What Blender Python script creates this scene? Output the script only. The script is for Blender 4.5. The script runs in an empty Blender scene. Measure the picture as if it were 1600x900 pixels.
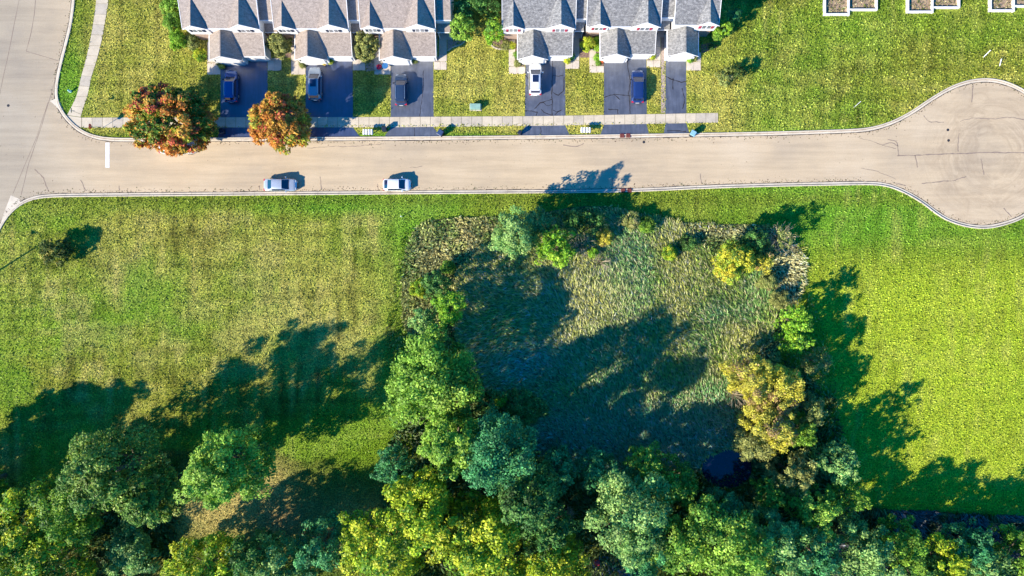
import bpy, math, random
import numpy as np
from mathutils import Vector, Matrix
from mathutils.geometry import tessellate_polygon

# ------------------------------------------------------------------ camera, sky, sun
SC = bpy.context.scene
COL = SC.collection
H = 98.667                      # height of the drone over the ground, metres
K = 0.0925                      # metres per photograph pixel on the ground
cam = bpy.data.cameras.new("camera"); camo = bpy.data.objects.new("camera", cam); COL.objects.link(camo)
cam.lens = 24; cam.sensor_width = 36; cam.clip_start = 0.5; cam.clip_end = 4000
camo.location = (0, 0, H); camo.rotation_euler = (0, 0, 0)
SC.camera = camo
AZ, EL = math.radians(32.5), math.radians(30)      # shadows fall towards +x +y
w = bpy.data.worlds.new("World"); SC.world = w; w.use_nodes = True
nt = w.node_tree; bg = nt.nodes['Background']
sky = nt.nodes.new('ShaderNodeTexSky'); sky.sky_type = 'NISHITA'; sky.sun_disc = False
sky.sun_elevation = EL; sky.sun_rotation = math.radians(270) - AZ
sky.ozone_density = 8.0; sky.dust_density = 0.2; sky.air_density = 1.0; sky.altitude = 200
hs = nt.nodes.new('ShaderNodeHueSaturation'); hs.inputs['Saturation'].default_value = 2.8
nt.links.new(sky.outputs[0], hs.inputs['Color']); nt.links.new(hs.outputs[0], bg.inputs['Color'])
bg.inputs['Strength'].default_value = 0.14
sl = bpy.data.lights.new("sun", 'SUN'); so = bpy.data.objects.new("sun", sl); COL.objects.link(so)
sl.energy = 5.0; sl.angle = math.radians(0.5); sl.color = (1.0, 0.90, 0.74)
d = Vector((math.cos(EL)*math.cos(AZ), math.cos(EL)*math.sin(AZ), -math.sin(EL)))
so.rotation_euler = d.to_track_quat('-Z', 'Y').to_euler(); so.location = (-60, -40, 80)
SC.view_settings.view_transform = 'Standard'; SC.view_settings.look = 'None'
SC.view_settings.exposure = 1.0; SC.view_settings.gamma = 1.0
SC.cycles.max_bounces = 5; SC.cycles.diffuse_bounces = 2; SC.cycles.glossy_bounces = 2
SC.cycles.transmission_bounces = 2; SC.cycles.transparent_max_bounces = 4

rng = np.random.default_rng(7)
RND = random.Random(5)

# ------------------------------------------------------------------ helpers
def P(px, py, z=0.0):
    """the place at height z that the photograph shows at this pixel"""
    f = (H - z)/H
    return Vector(((px-800)*K*f, (450-py)*K*f, z))

def vnoise(x, y, s, seed=0):
    r = np.random.default_rng(seed); g = r.random((64, 64))
    x = np.asarray(x)/s; y = np.asarray(y)/s
    xi = np.floor(x).astype(int); yi = np.floor(y).astype(int)
    fx = x-xi; fy = y-yi; fx = fx*fx*(3-2*fx); fy = fy*fy*(3-2*fy)
    a = g[xi % 64, yi % 64]; b = g[(xi+1) % 64, yi % 64]; c = g[xi % 64, (yi+1) % 64]; e = g[(xi+1) % 64, (yi+1) % 64]
    return (a*(1-fx)+b*fx)*(1-fy)+(c*(1-fx)+e*fx)*fy
def fbm(x, y, s, seed=0, o=3):
    t = 0; n = 0
    for i in range(o):
        t = t+vnoise(x, y, s/2**i, seed+i)*0.5**i; n += 0.5**i
    return t/n
def sstep(a, b, v):
    t = np.clip((v-a)/(b-a), 0, 1); return t*t*(3-2*t)

def inpoly(x, y, poly):
    x = np.asarray(x, float); y = np.asarray(y, float); r = np.zeros(x.shape, bool); n = len(poly)
    for i in range(n):
        x1, y1 = poly[i][0], poly[i][1]; x2, y2 = poly[(i+1) % n][0], poly[(i+1) % n][1]
        if y1 == y2: continue
        c = ((y1 > y) != (y2 > y)) & (x < (x2-x1)*(y-y1)/(y2-y1)+x1)
        r ^= c
    return r

def tag(o, label=None, cat=None, group=None, kind=None):
    if label: o['label'] = label
    if cat: o['category'] = cat
    if group: o['group'] = group
    if kind: o['kind'] = kind
    return o
def empty(name, loc=(0, 0, 0), label=None, cat=None, group=None, kind=None, rz=0):
    o = bpy.data.objects.new(name, None); COL.objects.link(o); o.location = loc; o.rotation_euler.z = rz
    o.empty_display_size = 0.3
    return tag(o, label, cat, group, kind)
def link(name, me, parent=None):
    o = bpy.data.objects.new(name, me); COL.objects.link(o)
    if parent is not None: o.parent = parent
    return o
def local(parent, v):
    return v
def mesh(name, verts, faces, mat, parent=None, smooth=False):
    """verts are in world coordinates minus the parent's location"""
    me = bpy.data.meshes.new(name)
    me.from_pydata([tuple(v) for v in verts], [], faces)
    if mat: me.materials.append(mat)
    if smooth: me.polygons.foreach_set('use_smooth', [True]*len(me.polygons))
    me.update()
    return link(name, me, parent)
def npmesh(name, V, nper, mat, color=None, parent=None, tri=False):
    """V: (N, nper, 3) one separate face for each row"""
    N = V.shape[0]
    me = bpy.data.meshes.new(name)
    me.vertices.add(N*nper); me.vertices.foreach_set('co', V.astype(np.float32).ravel())
    me.loops.add(N*nper); me.loops.foreach_set('vertex_index', np.arange(N*nper, dtype=np.int32))
    me.polygons.add(N); me.polygons.foreach_set('loop_start', (np.arange(N)*nper).astype(np.int32))
    me.polygons.foreach_set('loop_total', np.full(N, nper, dtype=np.int32))
    if color is not None:
        ca = me.color_attributes.new('tint', 'FLOAT_COLOR', 'POINT')
        c = np.ones((N, nper, 4), np.float32); c[:, :, :3] = color[:, None, :]
        ca.data.foreach_set('color', c.ravel())
    me.materials.append(mat); me.update(calc_edges=True)
    return link(name, me, parent)

class MB:
    def __init__(s): s.v = []; s.f = []
    def add(s, vs, fs):
        b = len(s.v); s.v += [tuple(v) for v in vs]; s.f += [tuple(i+b for i in f) for f in fs]; return s
    def box(s, x0, x1, y0, y1, z0, z1):
        return s.add([(x0, y0, z0), (x1, y0, z0), (x1, y1, z0), (x0, y1, z0), (x0, y0, z1), (x1, y0, z1), (x1, y1, z1), (x0, y1, z1)],
                     [(0, 3, 2, 1), (4, 5, 6, 7), (0, 1, 5, 4), (1, 2, 6, 5), (2, 3, 7, 6), (3, 0, 4, 7)])
    def bbox(s, x0, x1, y0, y1, z0, z1, b=.02):
        """box with a chamfered top"""
        return s.add([(x0, y0, z0), (x1, y0, z0), (x1, y1, z0), (x0, y1, z0), (x0, y0, z1-b), (x1, y0, z1-b), (x1, y1, z1-b), (x0, y1, z1-b),
                      (x0+b, y0+b, z1), (x1-b, y0+b, z1), (x1-b, y1-b, z1), (x0+b, y1-b, z1)],
                     [(0, 3, 2, 1), (8, 9, 10, 11), (0, 1, 5, 4), (1, 2, 6, 5), (2, 3, 7, 6), (3, 0, 4, 7),
                      (4, 5, 9, 8), (5, 6, 10, 9), (6, 7, 11, 10), (7, 4, 8, 11)])
    def slab(s, pts, t):
        """a flat polygon given thickness t downwards along its normal"""
        p = [Vector(q) for q in pts]
        n = Vector((0, 0, 0))
        for i in range(len(p)): n += p[i].cross(p[(i+1) % len(p)])
        n.normalize()
        if n.z < 0: p.reverse(); n = -n
        q = [a-n*t for a in p]; m = len(p)
        return s.add(p+q, [tuple(range(m)), tuple(range(2*m-1, m-1, -1))]+[(i, i+m, (i+1) % m+m, (i+1) % m) for i in range(m)])
    def prism(s, pts, z0, z1):
        """vertical extrusion of an outline"""
        p = list(pts)
        a = sum(p[i][0]*p[(i+1) % len(p)][1]-p[(i+1) % len(p)][0]*p[i][1] for i in range(len(p)))
        if a < 0: p.reverse()
        m = len(p)
        return s.add([(x, y, z0) for x, y in p]+[(x, y, z1) for x, y in p],
                     [tuple(range(m-1, -1, -1)), tuple(range(m, 2*m))]+[(i, (i+1) % m, (i+1) % m+m, i+m) for i in range(m)])
    def tube(s, path, rad, n=6, cap=True):
        path = [Vector(p) for p in path]
        if not hasattr(rad, '__len__'): rad = [rad]*len(path)
        rings = []
        for i, p in enumerate(path):
            t = (path[min(i+1, len(path)-1)]-path[max(i-1, 0)]).normalized()
            u = t.cross(Vector((0.31, 0.2, 0.93)) if abs(t.z) < .9 else Vector((1, 0, 0))).normalized(); v = t.cross(u)
            rings.append([p+(u*math.cos(2*math.pi*k/n)+v*math.sin(2*math.pi*k/n))*rad[i] for k in range(n)])
        vs = [q for r in rings for q in r]; fs = []
        for i in range(len(path)-1):
            for k in range(n):
                fs.append((i*n+k, i*n+(k+1) % n, (i+1)*n+(k+1) % n, (i+1)*n+k))
        if cap: fs += [tuple(range(n-1, -1, -1)), tuple((len(path)-1)*n+k for k in range(n))]
        return s.add(vs, fs)
    def lathe(s, prof, n=12, c=(0, 0, 0)):
        """profile of (radius, z)"""
        vs = [(c[0]+r*math.cos(2*math.pi*k/n), c[1]+r*math.sin(2*math.pi*k/n), c[2]+z) for r, z in prof for k in range(n)]
        fs = [(i*n+k, i*n+(k+1) % n, (i+1)*n+(k+1) % n, (i+1)*n+k) for i in range(len(prof)-1) for k in range(n)]
        fs += [tuple(range(n-1, -1, -1)), tuple((len(prof)-1)*n+k for k in range(n))]
        return s.add(vs, fs)
    def build(s, name, mat, parent=None, smooth=False):
        return mesh(name, s.v, s.f, mat, parent, smooth)

def sheet(name, pts, z, mat, parent=None):
    """flat polygon, concave allowed, pts in world xy"""
    v = [Vector((p[0], p[1], z)) for p in pts]
    fs = [tuple(f) for f in tessellate_polygon([v])]
    o = []
    for f in fs:
        a, b, c = (v[i] for i in f)
        o.append(f if (b-a).cross(c-a).z > 0 else (f[0], f[2], f[1]))
    return mesh(name, v, o, mat, parent)

# ------------------------------------------------------------------ materials
def mat(name, rough=.8, metal=0.0, spec=.3, coat=0.0):
    m = bpy.data.materials.new(name); m.use_nodes = True; n = m.node_tree.nodes; b = n['Principled BSDF']
    b.inputs['Roughness'].default_value = rough; b.inputs['Metallic'].default_value = metal
    b.inputs['Specular IOR Level'].default_value = spec; b.inputs['Coat Weight'].default_value = coat
    return m, m.node_tree, b
def noise_ramp(t, scale, stops, detail=4, rough=.6, coord='Object', dist=0, mapscale=None):
    tc = t.nodes.new('ShaderNodeTexCoord'); nz = t.nodes.new('ShaderNodeTexNoise'); r = t.nodes.new('ShaderNodeValToRGB')
    nz.inputs['Scale'].default_value = scale; nz.inputs['Detail'].default_value = detail; nz.inputs['Roughness'].default_value = rough
    nz.inputs['Distortion'].default_value = dist
    if mapscale:
        mp = t.nodes.new('ShaderNodeMapping'); mp.inputs['Scale'].default_value = mapscale
        t.links.new(tc.outputs[coord], mp.inputs[0]); t.links.new(mp.outputs[0], nz.inputs['Vector'])
    else: t.links.new(tc.outputs[coord], nz.inputs['Vector'])
    t.links.new(nz.outputs['Fac'], r.inputs[0])
    e = r.color_ramp.elements
    while len(e) < len(stops): e.new(.5)
    for i, (p, c) in enumerate(stops): e[i].position = p; e[i].color = (*c, 1)
    return r.outputs[0], nz
def mixc(t, a, b, fac, mode='MIX'):
    m = t.nodes.new('ShaderNodeMix'); m.data_type = 'RGBA'; m.blend_type = mode
    for s, v in ((0, fac), (6, a), (7, b)):
        if isinstance(v, (int, float)): m.inputs[s].default_value = v
        elif isinstance(v, tuple): m.inputs[s].default_value = (*v, 1)
        else: t.links.new(v, m.inputs[s])
    return m.outputs[2]
def bump(t, b, h, strength=.4, dist=.03):
    bp = t.nodes.new('ShaderNodeBump'); bp.inputs['Strength'].default_value = strength; bp.inputs['Distance'].default_value = dist
    t.links.new(h, bp.inputs['Height']); t.links.new(bp.outputs[0], b.inputs['Normal'])
def simple(name, c, rough=.6, metal=0, spec=.4, coat=0, var=.12, scale=3):
    m, t, b = mat(name, rough, metal, spec, coat)
    lo = tuple(x*(1-var) for x in c); hi = tuple(min(1, x*(1+var)) for x in c)
    o, _ = noise_ramp(t, scale, [(.35, lo), (.65, hi)]); t.links.new(o, b.inputs['Base Color'])
    return m

def m_foliage():
    m = bpy.data.materials.new('foliage'); m.use_nodes = True; t = m.node_tree; n = t.nodes; b = n['Principled BSDF']
    a = n.new('ShaderNodeAttribute'); a.attribute_name = 'tint'
    b.inputs['Roughness'].default_value = .55; b.inputs['Specular IOR Level'].default_value = .25
    tr = n.new('ShaderNodeBsdfTranslucent'); mx = n.new('ShaderNodeMixShader'); mx.inputs[0].default_value = .28
    t.links.new(a.outputs['Color'], b.inputs['Base Color']); t.links.new(a.outputs['Color'], tr.inputs['Color'])
    t.links.new(b.outputs[0], mx.inputs[1]); t.links.new(tr.outputs[0], mx.inputs[2]); t.links.new(mx.outputs[0], n['Material Output'].inputs[0])
    return m
FOL = m_foliage()
def m_lawn():
    m, t, b = mat('lawn_ground', .95, 0, .1)
    a = t.nodes.new('ShaderNodeAttribute'); a.attribute_name = 'tint'
    f, nz = noise_ramp(t, 4.5, [(.30, (.25, .25, .25)), (.5, (.8, .8, .8)), (.68, (1.7, 1.6, 1.5))], detail=3, rough=.7)
    g, _ = noise_ramp(t, 1.1, [(.3, (.78, .85, .8)), (.7, (1.2, 1.12, 1.1))])
    c = mixc(t, a.outputs['Color'], f, 1.0, 'MULTIPLY'); c = mixc(t, c, g, 1.0, 'MULTIPLY')
    t.links.new(c, b.inputs['Base Color']); bump(t, b, nz.outputs['Fac'], .9, .12)
    return m
LAWN = m_lawn()

def m_concrete(name, base, specks=True, scale=1.0):
    m, t, b = mat(name, .85, 0, .25)
    dk = tuple(x*.80 for x in base); lt = tuple(min(1, x*1.10) for x in base)
    a, nz = noise_ramp(t, .12*scale, [(.3, dk), (.5, base), (.72, lt)], detail=7, rough=.65)
    s, _ = noise_ramp(t, .5, [(.35, (.88, .87, .86)), (.6, (1.04, 1.04, 1.04))], detail=6, rough=.7, mapscale=(.25, 1.8, 1))
    c = mixc(t, a, s, .8, 'MULTIPLY')
    g, n2 = noise_ramp(t, 6, [(.3, (.86, .86, .86)), (.7, (1.1, 1.1, 1.1))], detail=5, rough=.8)
    c = mixc(t, c, g, .8, 'MULTIPLY')
    if specks:
        k, _ = noise_ramp(t, 1.9, [(.70, (1, 1, 1)), (.745, (.42, .36, .32))], detail=3, rough=.8)
        c = mixc(t, c, k, .8, 'MULTIPLY')
    t.links.new(c, b.inputs['Base Color']); bump(t, b, n2.outputs['Fac'], .25, .01)
    return m
ROAD_C = (.53, .415, .27)
def m_road():
    m, t, b = mat('street_concrete', .85, 0, .25)
    a, nz = noise_ramp(t, .07, [(.3, (.43, .345, .24)), (.5, ROAD_C), (.7, (.57, .46, .315))], detail=8, rough=.62)
    s, _ = noise_ramp(t, .6, [(.35, (.86, .85, .85)), (.6, (1.05, 1.04, 1.03))], detail=6, rough=.7, mapscale=(.12, 1.6, 1))
    c = mixc(t, a, s, .9, 'MULTIPLY')
    g, n2 = noise_ramp(t, 6, [(.3, (.86, .86, .86)), (.7, (1.1, 1.1, 1.1))], detail=5, rough=.8)
    c = mixc(t, c, g, .8, 'MULTIPLY')
    k, _ = noise_ramp(t, 2.4, [(.68, (1, 1, 1)), (.72, (.34, .29, .26))], detail=2, rough=.8)
    k2, _ = noise_ramp(t, .35, [(.5, (0, 0, 0)), (.62, (1, 1, 1))], detail=2)
    c = mixc(t, c, mixc(t, c, k, 1.0, 'MULTIPLY'), k2)
    # greyer main street to the west, tyre sweeps in the turning circle
    tc = t.nodes.new('ShaderNodeTexCoord'); sx = t.nodes.new('ShaderNodeSeparateXYZ'); t.links.new(tc.outputs['Object'], sx.inputs[0])
    mr = t.nodes.new('ShaderNodeMapRange'); mr.inputs[1].default_value = -60; mr.inputs[2].default_value = -71
    t.links.new(sx.outputs[0], mr.inputs[0])
    c = mixc(t, c, mixc(t, c, (.74, .79, .88), 1.0, 'MULTIPLY'), mr.outputs[0])
    mp = t.nodes.new('ShaderNodeMapping'); cc = P(1548, 240); mp.inputs['Location'].default_value = (-cc.x, -cc.y, 0)
    t.links.new(tc.outputs['Object'], mp.inputs[0])
    ln = t.nodes.new('ShaderNodeVectorMath'); ln.operation = 'LENGTH'; t.links.new(mp.outputs[0], ln.inputs[0])
    nzz = t.nodes.new('ShaderNodeTexNoise'); nzz.inputs['Distortion'].default_value = 1.2; nzz.inputs['Scale'].default_value = .8; nzz.inputs['Detail'].default_value = 6; nzz.inputs['Roughness'].default_value = .75
    cb = t.nodes.new('ShaderNodeCombineXYZ'); t.links.new(ln.outputs['Value'], cb.inputs[0])
    n3 = t.nodes.new('ShaderNodeTexNoise'); n3.inputs['Scale'].default_value = .14; t.links.new(mp.outputs[0], n3.inputs['Vector'])
    mm = t.nodes.new('ShaderNodeMath'); mm.operation = 'MULTIPLY'; mm.inputs[1].default_value = 9.0
    t.links.new(n3.outputs['Fac'], mm.inputs[0]); t.links.new(mm.outputs[0], cb.inputs[1]); t.links.new(cb.outputs[0], nzz.inputs['Vector'])
    rr = t.nodes.new('ShaderNodeValToRGB'); e = rr.color_ramp.elements; e[0].position = .34; e[0].color = (.74, .71, .70, 1); e[1].position = .6; e[1].color = (1.03, 1.03, 1.03, 1)
    t.links.new(nzz.outputs['Fac'], rr.inputs[0])
    band = t.nodes.new('ShaderNodeValToRGB'); e = band.color_ramp.elements; e[0].position = .0; e[0].color = (.25, .25, .25, 1); e[1].position = 1; e[1].color = (0, 0, 0, 1)
    q = e.new(.38); q.color = (.9, .9, .9, 1); q = e.new(.66); q.color = (.55, .55, .55, 1)
    m4 = t.nodes.new('ShaderNodeMath'); m4.operation = 'MULTIPLY'; m4.inputs[1].default_value = 1/13.0
    t.links.new(ln.outputs['Value'], m4.inputs[0]); t.links.new(m4.outputs[0], band.inputs[0])
    c = mixc(t, c, mixc(t, c, rr.outputs[0], 1.0, 'MULTIPLY'), band.outputs[0])
    t.links.new(c, b.inputs['Base Color']); bump(t, b, n2.outputs['Fac'], .25, .01)
    return m
ROAD = m_road()
KERB = m_concrete('kerb_concrete', (.62, .54, .42), specks=False, scale=5)
WALK = m_concrete('sidewalk_concrete', (.57, .49, .365), specks=False, scale=6)
WALK2 = m_concrete('sidewalk_concrete_weathered', (.48, .42, .33), specks=True, scale=9)
PATHM = m_concrete('path_concrete', (.60, .52, .43), specks=False, scale=6)
def m_asphalt(name, c=(.050, .060, .095)):
    m, t, b = mat(name, .38, 0, 1.0); b.inputs['IOR'].default_value = 1.7
    a, _ = noise_ramp(t, .8, [(.3, tuple(x*.75 for x in c)), (.55, c), (.75, tuple(x*1.5 for x in c))], detail=6, rough=.65)
    s, _ = noise_ramp(t, 1.2, [(.4, (.9, .9, .9)), (.66, (1.35, 1.35, 1.35))], detail=5, mapscale=(2.2, .25, 1))
    g, nz = noise_ramp(t, 14, [(.3, (.85, .85, .85)), (.7, (1.15, 1.15, 1.15))], detail=4)
    cc = mixc(t, mixc(t, a, s, .9, 'MULTIPLY'), g, .8, 'MULTIPLY'); t.links.new(cc, b.inputs['Base Color']); bump(t, b, nz.outputs['Fac'], .3, .01)
    return m
ASPH0 = m_asphalt('driveway_shade_blue', (.030, .046, .105)); ASPH = m_asphalt('driveway_asphalt'); ASPH2 = m_asphalt('driveway_asphalt_old', (.085, .092, .115))  # first one has the blue of tree shade put into its asphalt colour
CRACK = simple('crack_filler', (.035, .032, .035), .9, spec=.1)
JOINT = simple('joint_dirt', (.26, .20, .155), .95, spec=.1)
DIRT = simple('bare_soil', (.33, .24, .16), .95, spec=.1, var=.35, scale=2)
def m_shingle(name, c, dk, lt):
    m, t, b = mat(name, .55, 0, .7)
    tc = t.nodes.new('ShaderNodeTexCoord'); br = t.nodes.new('ShaderNodeTexBrick')
    br.inputs['Scale'].default_value = 1.0; br.inputs['Brick Width'].default_value = .34; br.inputs['Row Height'].default_value = .15
    br.inputs['Mortar Size'].default_value = .012; br.inputs['Color1'].default_value = (*dk, 1); br.inputs['Color2'].default_value = (*lt, 1)
    br.inputs['Mortar'].default_value = tuple(x*.5 for x in dk)+(1,)
    t.links.new(tc.outputs['Object'], br.inputs['Vector'])
    a, nz = noise_ramp(t, 3.6, [(.34, dk), (.5, c), (.64, lt)], detail=3, rough=.85)
    k, _ = noise_ramp(t, 5.5, [(.64, (1, 1, 1)), (.68, (.5, .47, .46))], detail=2)
    cc = mixc(t, mixc(t, a, br.outputs[0], .4), k, 1.0, 'MULTIPLY')
    t.links.new(cc, b.inputs['Base Color']); bump(t, b, nz.outputs['Fac'], .8, .03)
    return m
SH_A = m_shingle('shingle_brown', (.29, .235, .195), (.18, .145, .12), (.40, .33, .28))
SH_B = m_shingle('shingle_grey', (.185, .18, .17), (.085, .085, .085), (.37, .36, .34))
def m_siding():
    m, t, b = mat('siding_white', .55, 0, .4)
    tc = t.nodes.new('ShaderNodeTexCoord'); wv = t.nodes.new('ShaderNodeTexWave'); wv.bands_direction = 'Z'; wv.wave_profile = 'SAW'
    wv.inputs['Scale'].default_value = 3.2; wv.inputs['Distortion'].default_value = 0
    t.links.new(tc.outputs['Object'], wv.inputs['Vector'])
    o, _ = noise_ramp(t, .8, [(.3, (.72, .72, .72)), (.7, (.82, .82, .81))]); t.links.new(o, b.inputs['Base Color'])
    bump(t, b, wv.outputs['Fac'], .5, .02)
    return m
SIDING = m_siding()
WHITE = simple('white_trim', (.82, .82, .82), .45, var=.04)
def m_brick():
    m, t, b = mat('brick_wall', .85, 0, .2)
    tc = t.nodes.new('ShaderNodeTexCoord'); br = t.nodes.new('ShaderNodeTexBrick'); mp = t.nodes.new('ShaderNodeMapping')
    mp.inputs['Rotation'].default_value = (math.pi/2, 0, 0)
    br.inputs['Scale'].default_value = 1; br.inputs['Brick Width'].default_value = .21; br.inputs['Row Height'].default_value = .075; br.inputs['Mortar Size'].default_value = .01
    br.inputs['Color1'].default_value = (.26, .15, .11, 1); br.inputs['Color2'].default_value = (.36, .24, .18, 1); br.inputs['Mortar'].default_value = (.4, .36, .32, 1)
    t.links.new(tc.outputs['Object'], mp.inputs[0]); t.links.new(mp.outputs[0], br.inputs['Vector']); t.links.new(br.outputs[0], b.inputs['Base Color'])
    return m
BRICK = m_brick()
GLASS = simple('window_glass', (.03, .045, .07), .06, spec=.9, var=.05)
CARGLASS = simple('car_glass', (.012, .02, .06), .08, spec=1.0, var=.05)
SHUT_A = simple('shutter_navy', (.03, .04, .07), .6); SHUT_B = simple('shutter_red', (.36, .035, .07), .6)
DOORM = simple('garage_door_white', (.74, .74, .73), .5, var=.04)
METAL = simple('galvanised_metal', (.42, .43, .44), .4, .8); DARKM = simple('dark_metal', (.03, .03, .035), .5)
BARK = simple('bark', (.15, .12, .08), .95, spec=.1, var=.4, scale=5)
BARKP = simple('bark_pale', (.38, .32, .22), .95, spec=.1, var=.3, scale=5)
TYRE = simple('tyre_rubber', (.02, .02, .02), .85); RIM = simple('wheel_rim', (.45, .45, .47), .3, .9)
RED = simple('red_paint', (.55, .03, .03), .4); TAIL = simple('tail_light_red', (.5, .01, .03), .2, spec=.8); HEADL = simple('head_light_clear', (.34, .38, .43), .1, spec=.9)
PLBLUE = simple('bin_plastic_blue', (.03, .06, .14), .45); PLNAVY = simple('bin_plastic_navy', (.012, .02, .04), .5); PLLIGHT = simple('bin_lid_pale_blue', (.22, .42, .52), .5)
IRON = simple('drain_iron_red', (.19, .05, .04), .8, var=.3)
BOXG = simple('utility_box_green', (.24, .40, .33), .5); WATERM = None
def m_water():
    m, t, b = mat('pond_water', .05, 0, .8)
    o, nz = noise_ramp(t, .8, [(.3, (.006, .010, .03)), (.7, (.015, .02, .05))]); t.links.new(o, b.inputs['Base Color']); bump(t, b, nz.outputs['Fac'], .1, .02)
    return m
WATER = m_water()
MUD = simple('marsh_mud', (.13, .13, .05), .95, spec=.1, var=.5, scale=1.5)
TERR = simple('terracotta', (.5, .14, .06), .7); YEL = simple('yellow_flowers', (.75, .5, .08), .7); BLUEP = simple('blue_plastic', (.03, .14, .34), .4)
MULCH = simple('bark_mulch', (.22, .15, .12), .95, spec=.1, var=.4, scale=6); GRAVEL = simple('bed_gravel', (.36, .29, .25), .95, spec=.1, var=.35, scale=7)

def W(pts, z=0): return [(P(x, y, z).x, P(x, y, z).y) for x, y in pts]
def chaikin(pts, n=2, closed=False):
    for _ in range(n):
        o = [] if closed else [pts[0]]
        m = len(pts)
        for i in range(m if closed else m-1):
            a = pts[i]; b = pts[(i+1) % m]
            o += [(a[0]*.75+b[0]*.25, a[1]*.75+b[1]*.25), (a[0]*.25+b[0]*.75, a[1]*.25+b[1]*.75)]
        if not closed: o.append(pts[-1])
        pts = o
    return pts
def resample(pts, step):
    pts = [Vector((p[0], p[1])) for p in pts]; out = [pts[0].copy()]; acc = 0
    d = [0]
    for i in range(1, len(pts)): d.append(d[-1]+(pts[i]-pts[i-1]).length)
    n = max(1, round(d[-1]/step)); j = 0
    out = []
    for k in range(n+1):
        s = d[-1]*k/n
        while j < len(d)-2 and d[j+1] < s: j += 1
        t = (s-d[j])/max(1e-9, d[j+1]-d[j]); out.append(pts[j].lerp(pts[j+1], t))
    return out

# ------------------------------------------------------------------ layout lines (photograph pixels of points on the ground)
top_edge = [(122, -220), (121, -60), (118, 0), (113, 40), (104, 75), (95, 110), (90, 140), (92, 160), (101, 177), (114, 192), (128, 203), (146, 211), (168, 215), (200, 216),
            (345, 215), (555, 214), (700, 213), (800, 212), (900, 211), (1000, 209.5), (1120, 207.5), (1200, 206), (1270, 204), (1325, 202), (1356, 200), (1387, 192), (1420, 176), (1453, 153), (1487, 133),
            (1520, 123), (1553, 122), (1587, 132), (1620, 153), (1648, 185), (1662, 225), (1660, 262), (1645, 300)]
bot_edge = [(1645, 300), (1625, 324), (1600, 341), (1578, 350), (1547, 358), (1516, 357), (1484, 348), (1463, 336), (1438, 316), (1407, 299), (1383, 291), (1360, 289), (1300, 290), (1200, 292),
            (1100, 295), (1030, 298.5), (985, 300), (940, 301.5), (700, 303), (400, 305.5), (140, 307.5), (75, 308.5), (52, 312), (34, 320), (18, 333), (5, 351), (-12, 384), (-45, 460), (-90, 570), (-150, 720), (-260, 1000)]
far_edge = [(-520, 1000), (-380, 700), (-270, 560), (-190, 350), (-115, 150), (-75, 0), (-60, -220)]
top_w = chaikin(W(top_edge), 2); bot_w = chaikin(W(bot_edge), 2)
road_poly = top_w+bot_w[1:]+W(far_edge)
street = sheet('street', road_poly, .008, ROAD); tag(street, kind='structure')

def kerb_run(pts, name='kerb', step=3.05, skip=None):
    """gutter pan and upright kerb, cast in lengths; road lies to the right of the direction of travel"""
    e = empty(name, kind='structure')
    cs = resample(pts, .76)
    n = len(cs)
    nor = []
    for i in range(n):
        t = (cs[min(i+1, n-1)]-cs[max(i-1, 0)]).normalized(); nor.append(Vector((t.y, -t.x)))
    prof = [(0, 0), (0.0, .135), (.02, .15), (.15, .15), (.17, .03), (.50, .018), (.50, 0)]     # offset towards the road, height
    i = 0
    while i < n-1:
        j = min(i+4, n-1); vs = []; fs = []
        for k in range(i, j+1):
            c = cs[k].copy()
            t = (cs[min(k+1, n-1)]-cs[max(k-1, 0)]).normalized()
            if k == i: c += t*.012
            if k == j: c -= t*.012
            for o, z in prof: vs.append((c.x+nor[k].x*o, c.y+nor[k].y*o, z+.0))
        m = len(prof)
        for k in range(j-i):
            for q in range(m-1): fs.append((k*m+q, k*m+q+1, (k+1)*m+q+1, (k+1)*m+q))
        fs += [tuple(range(m-1, -1, -1)), tuple((j-i)*m+q for q in range(m))]
        mesh('kerb_length', vs, fs, KERB, e)
        i = j
    return e
kerb_run(top_w, 'kerb'); kerb_run([(p[0], p[1]) for p in bot_w], 'kerb')
# pale gutter aprons where the gutters meet the main street
for pts in ([(91, 152), (101, 176), (111, 190), (97, 176), (82, 161), (78, 158)], [(33, 319), (18, 332), (6, 349), (0, 352), (8, 328), (17, 305), (31, 311)]):
    mesh_o = sheet('gutter_apron', W(pts), .014, KERB); tag(mesh_o, kind='structure')

def strip(pts, wdt, z, m, name, parent=None, jit=0):
    c = [Vector((p[0], p[1])) for p in pts]; vs = []; fs = []
    for i in range(len(c)):
        t = (c[min(i+1, len(c)-1)]-c[max(i-1, 0)]).normalized(); nn = Vector((-t.y, t.x))
        ww = wdt*(.5+RND.random()*jit)
        vs += [(c[i].x-nn.x*ww, c[i].y-nn.y*ww, z), (c[i].x+nn.x*ww, c[i].y+nn.y*ww, z)]
    for i in range(len(c)-1): fs.append((2*i, 2*i+2, 2*i+3, 2*i+1))
    return mesh(name, vs, fs, m, parent)
def wander(pts, amp=.12, step=.45, seed=0):
    r = random.Random(seed); q = resample(W(pts), step); off = 0; out = []
    for i, p in enumerate(q):
        off = off*.7+r.uniform(-amp, amp); t = (q[min(i+1, len(q)-1)]-q[max(i-1, 0)]).normalized()
        out.append((p.x-t.y*off, p.y+t.x*off))
    return out
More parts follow.
